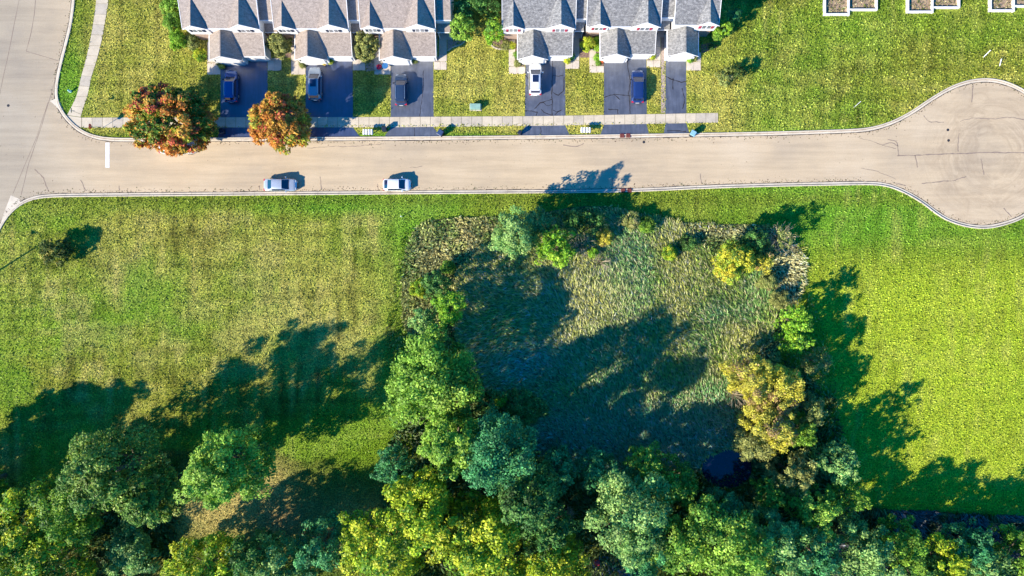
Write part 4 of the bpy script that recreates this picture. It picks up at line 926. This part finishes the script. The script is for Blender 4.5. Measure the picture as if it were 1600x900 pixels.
        B().add([(a+.15, yG+.28, 0), (b-.15, yG+.28, 0), (b-.15, yG+.28, ZG-.05), (c, yG+.28, zr2-.18), (a+.15, yG+.28, ZG-.05), (a+.15, yf+.1, 0), (b-.15, yf+.1, 0), (b-.15, yf+.1, ZG-.05), (c, yf+.1, zr2-.18), (a+.15, yf+.1, ZG-.05)],
                [(0, 1, 2, 3, 4), (9, 8, 7, 6, 5), (0, 5, 6, 1), (1, 6, 7, 2), (2, 7, 8, 3), (3, 8, 9, 4), (4, 9, 5, 0)]).build('garage_wall', SIDING, o)
        yq = yG-.035
        for (p, q_) in ((a-.05, c), (b+.05, c)):
            B().add([(p, yq, ZG+.04), (q_, yq, zr2+.06), (q_, yq, zr2-.16), (p, yq, ZG-.16), (p, yq+.03, ZG+.04), (q_, yq+.03, zr2+.06), (q_, yq+.03, zr2-.16), (p, yq+.03, ZG-.16)],
                    [(0, 3, 2, 1), (4, 5, 6, 7), (0, 1, 5, 4), (3, 7, 6, 2), (0, 4, 7, 3), (1, 2, 6, 5)]).build('fascia', WHITE, gr)
        B().box(a-.10, a-.003, yG, yf, ZG-.16, ZG-.02).build('gutter', WHITE, gr)
        if not rx: B().box(b+.003, b+.10, yG, yf, ZG-.16, ZG-.02).build('gutter', WHITE, gr)
        dw = hw*1.2; xx0 = c-dw*.5*1.15+.1; xx1 = xx0+dw*1.15
        d_ = B().box(xx0-.1, xx1+.1, yG+.215, yG+.276, 0, 2.25).build('garage_door', WHITE, o)
        for q in range(4): B().bbox(xx0, xx1, yG+.165, yG+.213, .03+q*.54, .03+q*.54+.52, .02).build('panel', DOORM, d_)
        # wall lamps beside the door
        for xx in (xx0-.3, xx1+.3):
            B().box(xx-.06, xx+.06, yG+.16, yG+.278, 1.75, 2.0).add([(xx-.08, yG+.14, 2.0), (xx+.08, yG+.14, 2.0), (xx+.08, yG+.278, 2.0), (xx-.08, yG+.278, 2.0), (xx, yG+.22, 2.1)], [(0, 1, 4), (1, 2, 4), (2, 3, 4), (3, 0, 4)]).build('wall_lamp', DARKM, o)
    for (ra, rb, yy) in recesses:
        za = ZE-.45; a, b = Xw(ra, za)-.2, Xw(rb, za)+.12; ye = Yw(yy, za); zr = za+s*5.2
        B().slab([(a, ye, za), (b, ye, za), (b, ye+5.2, zr), (a, ye+5.2, zr)], .12).build('roof', shingle, o)
        B().box(a, b, ye-.10, ye-.005, za-.2, za-.02).build('gutter', WHITE, o)
        B().box(a+.02, b-.02, ye+.14, ye+9, -.05, za-.08).build('recess_wall', SIDING, o)
        # little shed roof over the entrance
        zp = 2.75
        pr = B().slab([(a+.1, ye-.95, zp), (b-.25, ye-.95, zp), (b-.25, ye+.16, zp+.36), (a+.1, ye+.16, zp+.36)], .09).build('porch_roof', shingle, o)
        B().box(a+.08, b-.23, ye-1.02, ye-.955, zp-.16, zp+.01).build('fascia', WHITE, pr)
        for xx in (a+.2, b-.35): B().box(xx-.05, xx+.05, ye-.90, ye-.8, 0, zp-.1).build('porch_post', WHITE, o)
        B().box((a+b)/2-.45, (a+b)/2+.45, ye+.09, ye+.138, .15, 2.2).build('front_door', shut, o)
        B().box(a+.1, b-.2, ye-1.0, ye+.1, -.02, .15).build('porch_step', PATHM, o)
    return o
A = building([dict(main=(285, 405), ye=44, gables=[(286, 323), (356, 405)], gar=(327, 378), yg=94.5, right=414, yr=88),
              dict(main=(428, 544), ye=44, gables=[(428, 461), (495, 543)], gar=(461, 511), yg=94, right=550, yr=88),
              dict(main=(563, 680), ye=43.5, gables=[(564, 597), (631, 679)], gar=(593, 642), yg=94, right=681, yr=88)],
             [(407, 427, 31), (545.5, 562, 31), (682, 703, 31)], SH_A, SHUT_A, 'long townhouse building with brown shingle roofs, navy shutters and three garages', 0)
Bd = building([dict(main=(785, 899), ye=43.5, gables=[(785, 819), (852, 899)], gar=(809, 856), yg=93, right=894, yr=87),
              dict(main=(917, 1032), ye=41, gables=[(920, 953), (986, 1032)], gar=(938, 985), yg=90.5, right=1023, yr=84.5),
              dict(main=(1054, 1123), ye=38.5, gables=[(1088, 1124)], gar=(1043, 1091), yg=88)],
             [(900.5, 916, 29), (1033.5, 1053, 27)], SH_B, SHUT_B, 'townhouse building with grey shingle roofs and red shutters at top centre', 0)

# bare concrete foundation frames of the unbuilt plots
fm = simple('foundation_concrete', (.72, .69, .65), .8, var=.12)
for i, (x0, xm, x1, y1, y2, lab) in enumerate(((1290, 1327, 1369, 21, 13.5, 'white concrete foundation walls on the plot nearest the grey-roofed building'), (1420, 1458, 1498, 17, 10, 'white concrete foundation walls on the middle unbuilt plot'), (1549, 1585, 1625, 15, 8, 'white concrete foundation walls cut by the top right corner'))):
    zt = .45; e = empty('house_foundation', (0, 0, 0), lab, 'foundation'); X0, XM, X1 = Xw(x0, zt), Xw(xm, zt), Xw(x1, zt); Y1, Y2 = Yw(y1, zt), Yw(y2, zt); t = .2; yt = 56
    MB().bbox(X0-t, X0+t*.4, Y1-t, yt, -.02, zt).build('wall', fm, e); MB().bbox(X0+t*.41, XM-t*.6, Y1-t, Y1+.06, -.02, zt-.01).build('wall', fm, e)
    MB().bbox(XM-t*.59, XM+t*.4, Y1-t*1.3, yt, -.02, zt+.01).build('wall', fm, e); MB().bbox(XM+t*.41, X1-.01, Y2-t, Y2+.03, -.02, zt-.01).build('wall', fm, e); MB().bbox(X1, X1+t*1.2, Y2-t, yt, -.02, zt).build('wall', fm, e)
    s_ = sheet('soil_fill', [(X0, Y1), (XM, Y1), (XM, Y2), (X1, Y2), (X1, yt), (X0, yt)], .03, DIRT, e)
    r = np.random.default_rng(i+60); m_ = 700; xx = r.uniform(X0+.1, X1-.1, m_); yy = r.uniform(Y1+.1, Y1+4.5, m_); k = (xx < XM-.3) | (yy > Y2+.1); xx = xx[k]; yy = yy[k]; m_ = len(xx)
    cs_ = np.where((r.random(m_) < .5)[:, None], np.array([.42, .36, .18]), np.array([.14, .17, .04]))*np.exp(r.normal(0, .4, m_))[:, None]
    wo = kites('weeds', xx, yy, np.full(m_, .03), r.uniform(.15, .4, m_), r.uniform(.08, .2, m_), r.uniform(0, 6.28, m_), r.uniform(.3, 1.2, m_), np.clip(cs_, 0, .8)); wo.parent = e; tag(wo, kind='stuff')

# ------------------------------------------------------------------ vehicles
def paint(name, c, metal=.3, rough=.28):
    m, t, b = mat(name, rough, metal, .5, .8); o, _ = noise_ramp(t, 1.5, [(.3, tuple(x*.93 for x in c)), (.7, tuple(min(1, x*1.05) for x in c))]); t.links.new(o, b.inputs['Base Color']); b.inputs['Coat Roughness'].default_value = .08
    return m
def car(name, px, py, ang, L, Wd, Ht, col, style, label, cat, sunroof=False, rails=False):
    """nose towards local +x. The shell is lofted through cross-sections; glass, roof and lamps are cut from it as parts"""
    b0 = P(px, py, .9); e = empty(name, (b0.x, b0.y, 0), label, cat, rz=ang); pm = paint('car_paint_'+name, col, *( (.15, .35) if min(col) > .6 else (.45, .26)))
    hl = L/2; hw = Wd/2
    if style == 'suv': st = dict(hood=.62, ws0=.52, ws1=.18, re1=-.74, re0=-.90, hoodz=1.02, belt=1.06, tail=1.05)
    elif style == 'sedan': st = dict(hood=.6, ws0=.50, ws1=.16, re1=-.46, re0=-.74, hoodz=.88, belt=.93, tail=.98)
    else: st = dict(hood=.6, ws0=.54, ws1=.18, re1=-.62, re0=-.90, hoodz=.92, belt=.98, tail=1.0)
    us = sorted(set([-1, -.985, -.95, -.90, st['re0'], (st['re0']+st['re1'])/2, st['re1'], -.4, -.28, -.1, 0.02, .10, st['ws1'], (st['ws0']+st['ws1'])/2, st['ws0'], .62, .75, .86, .93, .975, 1.0]))
    def half_w(u):
        a = abs(u); 
        if u > 0: return hw*(1-.05*max(0, (a-.4)/.6)-.42*max(0, (a-.70)/.30)**2.6)
        return hw*(1-.03*max(0, (a-.4)/.6)-.30*max(0, (a-.80)/.20)**2.4)
    def topz(u):
        if u >= st['ws0']: t = (u-st['ws0'])/(1-st['ws0']); return st['hoodz']-.16*t-.22*max(0, t-.72)/.28
        if u >= st['ws1']: t = (u-st['ws1'])/(st['ws0']-st['ws1']); return Ht-.03-(Ht-.03-st['hoodz'])*t
        if u >= st['re1']: t = (u-st['re1'])/(st['ws1']-st['re1']); return Ht-.04*(2*t-1)**2-.02*(1-t)
        if u >= st['re0']: t = (st['re1']-u)/(st['re1']-st['re0']); return (Ht-.06)-(Ht-.06-st['tail'])*t
        t = (st['re0']-u)/(st['re0']+1) if st['re0'] > -1 else 0; return st['tail']-.06*t-.14*max(0, t-.7)/.3
    def beltz(u): return min(topz(u)-.005, st['belt']) if st['re0'] < u < st['ws0'] else topz(u)-.06
    ring = []
    for u in us:
        w_ = half_w(u); zt = topz(u); bz = beltz(u); inn = st['re0'] < u < st['ws0']
        k = np.clip((zt-bz)/.5, 0, 1); rw = w_*(.90-.13*k)
        half = [(w_*.93, .24), (w_*.995, .40), (w_, .62), (w_*.985, bz-.10), (w_*.95, bz), (rw+.0, zt-.06*k-.012), (rw*.86, zt-.01), (rw*.45, zt+.012)]
        ring.append([(y, z) for y, z in half]+[(0, zt+.018)]+[(-y, z) for y, z in reversed(half)])
    m = len(ring[0]); V = [(u*hl, y, z) for u, r_ in zip(us, ring) for y, z in r_]; F = {k: [] for k in ('body', 'windshield', 'rear_window', 'side_window', 'side_window_', 'roof')}
    for i in range(len(us)-1):
        um = (us[i]+us[i+1])/2
        for j in range(m-1):
            f = (i*m+j, i*m+j+1, (i+1)*m+j+1, (i+1)*m+j); k = 'body'; jj_ = min(j, m-2-j)
            if st['ws1'] < um < st['ws0'] and jj_ >= 6: k = 'windshield'
            elif st['re0'] < um < st['re1'] and jj_ >= 6: k = 'rear_window'
            elif st['re1']-.02 < um < st['ws1']+.16 and jj_ == 4: k = 'side_window' if j < m/2 else 'side_window_'
            elif st['re1'] < um < st['ws1'] and jj_ >= 5: k = 'roof'
            F[k].append(f[::-1] if False else f)
    # ends and floor
    F['body'].append(tuple(range(m))); F['body'].append(tuple((len(us)-1)*m+k for k in range(m-1, -1, -1)))
    for i in range(len(us)-1): F['body'].append((i*m, (i+1)*m, (i+1)*m+m-1, i*m+m-1))
    for k, fs in F.items():
        if not fs: continue
        used = sorted({v for f in fs for v in f}); mp = {v: i for i, v in enumerate(used)}
        me_ = bpy.data.meshes.new(k.rstrip('_')); me_.from_pydata([V[v] for v in used], [], [tuple(mp[v] for v in f) for f in fs]); me_.materials.append(pm if k in ('body', 'roof') else CARGLASS)
        me_.polygons.foreach_set('use_smooth', [True]*len(me_.polygons)); me_.update()
        import bmesh
        bm = bmesh.new(); bm.from_mesh(me_); bmesh.ops.recalc_face_normals(bm, faces=bm.faces)
        if k != 'body':
            for f in bm.faces:
                if k in ('windshield', 'rear_window', 'roof') and f.normal.z < 0: f.normal_flip()
                if k[:4] == 'side' and f.normal.y*f.calc_center_median().y < 0: f.normal_flip()
        bm.to_mesh(me_); bm.free(); link(k.rstrip('_'), me_, e)
    for sx in (.60, -.60):
        for sy in (1, -1):
            r_ = .34; wh = empty('wheel', (sx*hl, sy*(hw-.11), r_)); wh.parent = e
            pr = [(r_*.96, -.11), (r_, -.07), (r_, .07), (r_*.96, .11)]; n_s = 16
            vs = [(rr2*math.cos(6.283*k/n_s), y, rr2*math.sin(6.283*k/n_s)) for rr2, y in pr for k in range(n_s)]; fs = [(i*n_s+k, i*n_s+(k+1) % n_s, (i+1)*n_s+(k+1) % n_s, (i+1)*n_s+k) for i in range(3) for k in range(n_s)]+[tuple(range(n_s)), tuple(3*n_s+k for k in range(n_s))]
            mesh('tyre', vs, fs, TYRE, wh)
            vs = [(q*math.cos(6.283*k/10), sy*y, q*math.sin(6.283*k/10)) for q, y in ((.22, .112), (.20, .125), (.05, .118)) for k in range(10)]; fs = [(i*10+k, i*10+(k+1) % 10, (i+1)*10+(k+1) % 10, (i+1)*10+k) for i in range(2) for k in range(10)]+[tuple(20+k for k in range(10))]
            mesh('rim', vs, fs, RIM, wh)
    for sy in (1, -1):
        x_ = (st['ws0']-.13)*hl; y_ = sy*(hw*.95)
        mb = MB(); mb.tube([(x_, y_, st['belt']+.02), (x_-.03, y_+sy*.12, st['belt']+.05)], .03, 5); mb.bbox(x_-.13, x_+.05, min(y_+sy*.07, y_+sy*.26), max(y_+sy*.07, y_+sy*.26), st['belt']-.04, st['belt']+.11, .03); mb.build('mirror', pm if min(col) > .25 else DARKM, e)
        fx = hl*.965; yo = sy*hw*.60
        MB().bbox(fx-.16, fx-.02, min(yo-sy*.17, yo+sy*.17), max(yo-sy*.17, yo+sy*.17), .60, .735 if style != 'suv' else .80, .03).build('headlight', HEADL, e)
        rx = -hl*.975; yo = sy*hw*.74; zt = .98 if style == 'suv' else .90
        MB().bbox(rx-.04, rx+.16, min(yo-sy*.14, yo+sy*.17), max(yo-sy*.14, yo+sy*.17), zt-.34, zt, .02).build('tail_light', TAIL, e)
        for q in (-.02, -.36): MB().box(q*hl-.10, q*hl+.08, min(sy*hw*.985, sy*(hw+.012)), max(sy*hw*.985, sy*(hw+.012)), .80, .83).build('door_handle', pm, e)
    # bonnet shut line, grille, cowl, bumper strip
    MB().box(hl*.995, hl+.03, -hw*.4, hw*.4, .42, .62).build('grille', DARKM, e)
    MB().box(-hl-.02, -hl*.99, -.26, .26, .52, .64).build('number_plate', WHITE, e)
    xc = st['ws0']*hl; MB().box(xc-.02, xc+.06, -hw*.72, hw*.72, st['hoodz']-.03, st['hoodz']+.028).build('cowl', DARKM, e)
    if sunroof: MB().box((st['ws1']-.30)*hl-.42, (st['ws1']-.02)*hl-.05, -.42, .42, Ht-.02, Ht+.030).build('sunroof', CARGLASS, e)
    if rails:
        for sy in (1, -1): MB().tube([(st['re1']*hl*.92, sy*hw*.70, Ht-.05), (st['re1']*hl*.85, sy*hw*.70, Ht+.05), (st['ws1']*hl*.2, sy*hw*.70, Ht+.06), (st['ws1']*hl*.8, sy*hw*.70, Ht-.03)], .022, 5).build('roof_rail', METAL, e)
    if style == 'suv': MB().slab([(st['re1']*hl-.22, -hw*.62, Ht-.05), (st['re1']*hl-.22, hw*.62, Ht-.05), (st['re1']*hl+.06, hw*.68, Ht-.005), (st['re1']*hl+.06, -hw*.68, Ht-.005)], .04).build('spoiler', pm, e)
    return e
U = math.pi/2
car('parked_car', 360.5, 134, U, 4.6, 1.84, 1.68, (.02, .08, .28), 'suv', 'dark blue SUV on the leftmost driveway in maple shade', 'car', rails=True)
car('parked_car', 491.5, 130, U, 4.75, 1.86, 1.70, (.30, .36, .44), 'suv', 'silver-blue SUV with sunroof on the second shaded driveway', 'car', sunroof=True, rails=True)
car('parked_car', 626.5, 139.5, U, 4.5, 1.82, 1.66, (.04, .075, .14), 'suv', 'dark blue-grey SUV with roof rails on third driveway', 'car', rails=True)
car('parked_car', 836.5, 123, U, 4.6, 1.86, 1.66, (.80, .80, .80), 'suv', 'white SUV with dark sunroof on the first driveway of grey-roofed building', 'car', sunroof=True)
car('parked_car', 996.5, 134.5, U, 4.7, 1.84, 1.60, (.025, .06, .20), 'suv', 'dark blue car with one red tail light showing, parked in front of second grey-roofed unit', 'car')
car('parked_car', 437.5, 288.5, 0, 4.75, 1.84, 1.48, (.58, .62, .66), 'sedan', 'silver sedan parked along the south kerb, left of the white car', 'car')
car('parked_car', 620, 288.3, 0, 4.0, 1.76, 1.50, (.80, .81, .83), 'hatch', 'white hatchback parked along the south kerb', 'car')
car('parked_car', 277, 229.5, 0, 5.3, 1.9, 1.75, (.78, .78, .78), 'suv', 'white vehicle mostly hidden under the larger autumn maple', 'car')

# ------------------------------------------------------------------ street furniture
def bin_(px, py, ang, m, label, w_=.6, h_=1.05, lid=None):
    b0 = P(px, py, 0); e = empty('wheeled_bin', (b0.x, b0.y, 0), label, 'bin', rz=ang); t = w_/2
    MB().add([(-t*.8, -t*.8, .05), (t*.8, -t*.8, .05), (t*.8, t*.8, .05), (-t*.8, t*.8, .05), (-t, -t, h_), (t, -t, h_), (t, t*1.1, h_), (-t, t*1.1, h_)], [(0, 3, 2, 1), (4, 5, 6, 7), (0, 1, 5, 4), (1, 2, 6, 5), (2, 3, 7, 6), (3, 0, 4, 7)]).build('body', m, e)
    MB().add([(-t*1.06, -t*1.1, h_+.002), (t*1.06, -t*1.1, h_+.002), (t*1.06, t*1.15, h_+.002), (-t*1.06, t*1.15, h_+.002), (-t*.9, -t*.9, h_+.06), (t*.9, -t*.9, h_+.06), (t*.9, t*.95, h_+.09), (-t*.9, t*.95, h_+.09)], [(0, 3, 2, 1), (4, 5, 6, 7), (0, 1, 5, 4), (1, 2, 6, 5), (2, 3, 7, 6), (3, 0, 4, 7)]).build('lid', lid or m, e)
    MB().tube([(-t*.8, t*1.25, h_-.02), (t*.8, t*1.25, h_-.02)], .02, 6).build('handle', DARKM, e)
    for sx in (-1, 1): MB().tube([(sx*t*.8, t*.85, .11), (sx*t*1.0, t*.85, .11)], .11, 10).build('wheel', TYRE, e)
    return e
bin_(350, 207, .3, PLNAVY, 'dark wheeled bin beside the leftmost driveway apron under maple shade')
bin_(602, 204, .1, PLNAVY, 'wheeled bin beside the white letterboxes left of third driveway')
bin_(689, 210, -.6, PLNAVY, 'navy wheeled bin at the kerb right of third driveway', .75, 1.15, PLBLUE)
bin_(812, 209, -.5, PLNAVY, 'dark wheeled bin left of the first grey-roofed unit apron', .5, .95)
bin_(1080, 211, -.5, PLNAVY, 'blue wheeled bin with pale blue lid in the gutter right of the last driveway', .72, 1.15, PLLIGHT)
def mailboxes(px, py, label):
    b0 = P(px, py, 0); e = empty('letterbox_bank', (b0.x, b0.y, 0), label, 'mailbox', 'white letterbox banks by the kerb')
    for sx in (-.5, .5): MB().box(sx-.05, sx+.05, -.05, .05, 0, .9).build('post', WHITE, e)
    MB().box(-.75, .75, -.06, .06, .9, .96).build('rail', WHITE, e)
    for k in range(4):
        x_ = -.57+k*.38; pr = [(-.13, .965), (.13, .965), (.13, 1.12)]+[(.13*math.cos(a), 1.12+.10*math.sin(a)) for a in (math.pi*.25, math.pi*.5, math.pi*.75)]+[(-.13, 1.12)]
        n_ = len(pr); bx_ = MB().add([(x_+a, y_, z_) for y_ in (-.38, .38) for a, z_ in pr], [tuple(range(n_)), tuple(range(2*n_-1, n_-1, -1))]+[(i, i+n_, (i+1) % n_+n_, (i+1) % n_) for i in range(n_)]).build('letterbox', WHITE, e)
        MB().box(x_+.132, x_+.145, -.05, .0, 1.02, 1.16).build('flag', RED, bx_); MB().box(x_-.11, x_+.11, -.395, -.381, .98, 1.16).build('door', METAL, bx_)
    return e
mailboxes(577, 209, 'row of four white letterboxes at the kerb between second and third driveways'); mailboxes(914, 206, 'row of four white letterboxes at the kerb below the grey-roofed building')
# utility box
b0 = P(743, 168); e = empty('utility_box', (b0.x, b0.y, 0), 'pale green utility transformer box on the lawn between the buildings', 'utility box')
MB().bbox(-.72, .72, -.36, .36, .08, .78, .04).build('cabinet', BOXG, e); MB().box(-.85, .85, -.5, .5, 0, .08).build('base_pad', PATHM, e); MB().bbox(-.76, .76, -.40, .38, .782, .84, .03).build('lid', BOXG, e)
for sx in (-.36, .36): MB().box(sx-.33, sx+.33, -.385, -.362, .14, .74).build('door', BOXG, e)
# kerb drains
for i, (a, b, lab) in enumerate(((972, 210.6, 'left rust-red drain grate in the north kerb below second grey-roofed driveway'), (981.5, 210.4, 'right rust-red drain grate in the north kerb below second grey-roofed driveway'), (973.5, 296.4, 'left rust-red drain grate in the south kerb'), (983.5, 296.4, 'right rust-red drain grate in the south kerb'))):
    b0 = P(a, b+1.5); e = empty('drain_grate', (b0.x, b0.y, 0), lab, 'drain', 'rust-red kerb drains')
    MB().box(-.31, .31, -.27, .27, .02, .155).build('frame', IRON, e)
    for k in range(5): MB().box(-.26, .26, -.235+k*.1, -.175+k*.1, .156, .185).build('bar', IRON, e)
# signs at the corner
b0 = P(156, 203); e = empty('stop_sign', (b0.x, b0.y, 0), 'red octagonal stop sign on a post at the street corner', 'sign')
MB().tube([(0, 0, 0), (0, 0, 2.55)], .035, 6).build('post', METAL, e)
oc = [(.38*math.cos(math.pi/8+k*math.pi/4), .38*math.sin(math.pi/8+k*math.pi/4)) for k in range(8)]
MB().add([(x_, y_, z_) for z_ in (-.012, .012) for x_, y_ in oc], [tuple(range(7, -1, -1)), tuple(range(8, 16))]+[(i, (i+1) % 8, (i+1) % 8+8, i+8) for i in range(8)])
pl = MB().add([(x_, -.002+dy, 2.2+z_) for x_ in (-.055, -.035) for dy, z_ in oc], [tuple(range(8)), tuple(range(15, 7, -1))]+[(i, i+8, (i+1) % 8+8, (i+1) % 8) for i in range(8)]).build('sign_face', RED, e)
cu = bpy.data.curves.new('lettering', 'FONT'); cu.body = 'STOP'; cu.size = .26; cu.align_x = 'CENTER'; cu.align_y = 'CENTER'; cu.extrude = .001
tm = bpy.data.objects.new('lettering_tmp', cu); COL.objects.link(tm); dg = bpy.context.evaluated_depsgraph_get(); tme = bpy.data.meshes.new_from_object(tm.evaluated_get(dg)); COL.objects.unlink(tm); bpy.data.objects.remove(tm)
tme.materials.clear(); tme.materials.append(WHITE); lt = link('lettering', tme, pl); lt.location = (-.058, 0, 2.2); lt.rotation_euler = (math.pi/2, 0, -math.pi/2)
b0 = P(131.5, 180.5); e = empty('street_name_sign', (b0.x, b0.y, 0), 'slim street name sign on a post at the sidewalk bend', 'sign')
MB().tube([(0, 0, 0), (0, 0, 2.75)], .03, 6).build('post', METAL, e); MB().box(-.02, .02, -.32, .32, 2.78, 2.98).build('name_blade', METAL, e); MB().box(-.3, .3, -.015, .015, 2.55, 2.74).build('name_blade', METAL, e); MB().lathe([(.05, 2.74), (.05, 2.78), (.02, 2.79)], 8).build('bracket', METAL, e)
# hydrant
b0 = P(111, 143); e = empty('fire_hydrant', (b0.x, b0.y, 0), 'small pale turquoise hydrant on the verge by the corner', 'hydrant'); hm = simple('hydrant_paint', (.35, .72, .72), .4)
MB().lathe([(.17, 0), (.17, .06), (.11, .07), (.11, .5), (.14, .52), (.14, .58), (.10, .66), (.05, .73), (.03, .78)], 12).build('barrel', hm, e, False)
for a in (0, math.pi): MB().tube([(0, 0, .4), (math.cos(a)*.2, math.sin(a)*.2, .4)], .05, 8).build('outlet', WHITE, e)
MB().tube([(0, 0, .36), (0, -.23, .36)], .07, 8).build('outlet', WHITE, e)
# marker posts
def stake(px, py, h_, lean, label, r_=.06):
    b0 = P(px, py); e = empty('marker_post', (b0.x, b0.y, 0), label, 'post'); MB().tube([(0, 0, 0), (lean[0]*.5, lean[1]*.5, h_*.5), (lean[0], lean[1], h_)], r_, 7).build('post', WHITE, e); MB().tube([(lean[0], lean[1], h_), (lean[0]*1.06, lean[1]*1.06, h_*1.06+.02)], r_*1.25, 7).build('cap', WHITE, e)
stake(628, 339, 1.0, (0, 0), 'short white marker post in the grass by the marsh corner'); stake(1334, 168, .5, (.7, .7), 'thin leaning stake on the lawn left of turning circle', .03)
stake(1536, 90, .45, (.7, .85), 'white leaning stake nearest the foundation at the top right'); stake(1562, 103, .5, (-.12, .8), 'white leaning stake right of the other, above the turning circle')
# manholes in the road
for a, b, lab in ((1481, 203, 'upper small round cover in the turning circle'), (1482, 219.5, 'lower small round cover in the turning circle'), (13, 165, 'small round cover in the main street at left edge'), (1006, 222, 'small dark cover in the street below last driveways')):
    b0 = P(a, b); o_ = MB().lathe([(.20, .005), (.20, .02), (.16, .024)], 12, (0, 0, 0)).build('valve_cover', DARKM); o_.location = (b0.x, b0.y, 0); tag(o_, lab, 'cover')
# street lamp: only its shadow falls in the picture
b0 = P(-63, 462); e = empty('street_lamp', (b0.x, b0.y, 0), 'tall street lamp left of the frame casting the long thin shadow on the lawn', 'street lamp')
hgt = 7.8; MB().tube([(0, 0, 0), (0, 0, hgt*.5), (0, 0, hgt)], [.17, .14, .10], 8).build('pole', METAL, e)
MB().tube([(0, 0, hgt-.02), (-.10, .6, hgt+.45), (-.5, 1.2, hgt+.55), (-1.0, 1.6, hgt+.4)], .045, 6).build('arm', METAL, e); MB().lathe([(.10, hgt+.22), (.3, hgt+.18), (.32, hgt+.26), (.12, hgt+.42), (.05, hgt+.46)], 12, (-1.1, 1.7, 0)).build('lamp_head', METAL, e)
# pots by the doors, red container and paving seen through the trees
def pot(px, py, r_, fm_, label, pm_=None, h_=.35):
    b0 = P(px, py); e = empty('flower_pot', (b0.x, b0.y, 0), label, 'flower pot'); MB().lathe([(r_*.6, .05), (r_*.85, h_), (r_*.95, h_+.02), (r_*.7, h_+.025)], 12).build('pot', pm_ or TERR, e)
    g_ = np.random.default_rng(int(px)); n_ = 90; u = g_.normal(size=(n_, 3)); u[:, 2] = abs(u[:, 2]); u /= np.linalg.norm(u, axis=1)[:, None]; p_ = u*r_*1.05+np.array([0, 0, h_]); s_ = r_*.35; t_ = g_.normal(size=(n_, 3)); t_ /= np.linalg.norm(t_, axis=1)[:, None]; q_ = np.cross(u, t_)
    o = npmesh('flowers', np.stack([p_-t_*s_, p_+q_*s_, p_+t_*s_, p_-q_*s_], 1), 4, fm_, None, e)
pot(593, 106, .34, simple('flowers_red', (.6, .02, .08), .7), 'pot of red flowers on the third brown-roofed unit path'); pot(508, 99, .36, YEL, 'pot of yellow-orange flowers in front of second brown-roofed garage'); pot(940, 97, .30, simple('flowers_orange', (.7, .16, .05), .7), 'orange-red flower pot beside second grey-roofed garage')
b0 = P(603, 105); e = empty('garden_table', (b0.x, b0.y, 0), 'small round blue garden table beside the red flowers', 'table'); MB().lathe([(.42, .62), (.44, .64), (.44, .67), (.4, .68)], 16).build('table_top', BLUEP, e)
for k in range(3): a = k*2.094; MB().tube([(.1*math.cos(a), .1*math.sin(a), .62), (.34*math.cos(a), .34*math.sin(a), 0)], .02, 5).build('leg', BLUEP, e)
tag(sheet('woodland_pavement', W([(925, 870), (990, 868), (1010, 930), (925, 940)]), .012, ASPH), kind='structure')
b0 = P(933, 878, .6); e = empty('red_container', (b0.x, b0.y, 0), 'small red container at the bottom edge among the woodland trees', 'container'); MB().lathe([(.30, 0), (.36, .5), (.40, .95), (.42, .98), (.38, 1.0)], 12).build('barrel', RED, e); MB().lathe([(.40, 1.002), (.40, 1.04), (.1, 1.07)], 12).build('lid', RED, e)
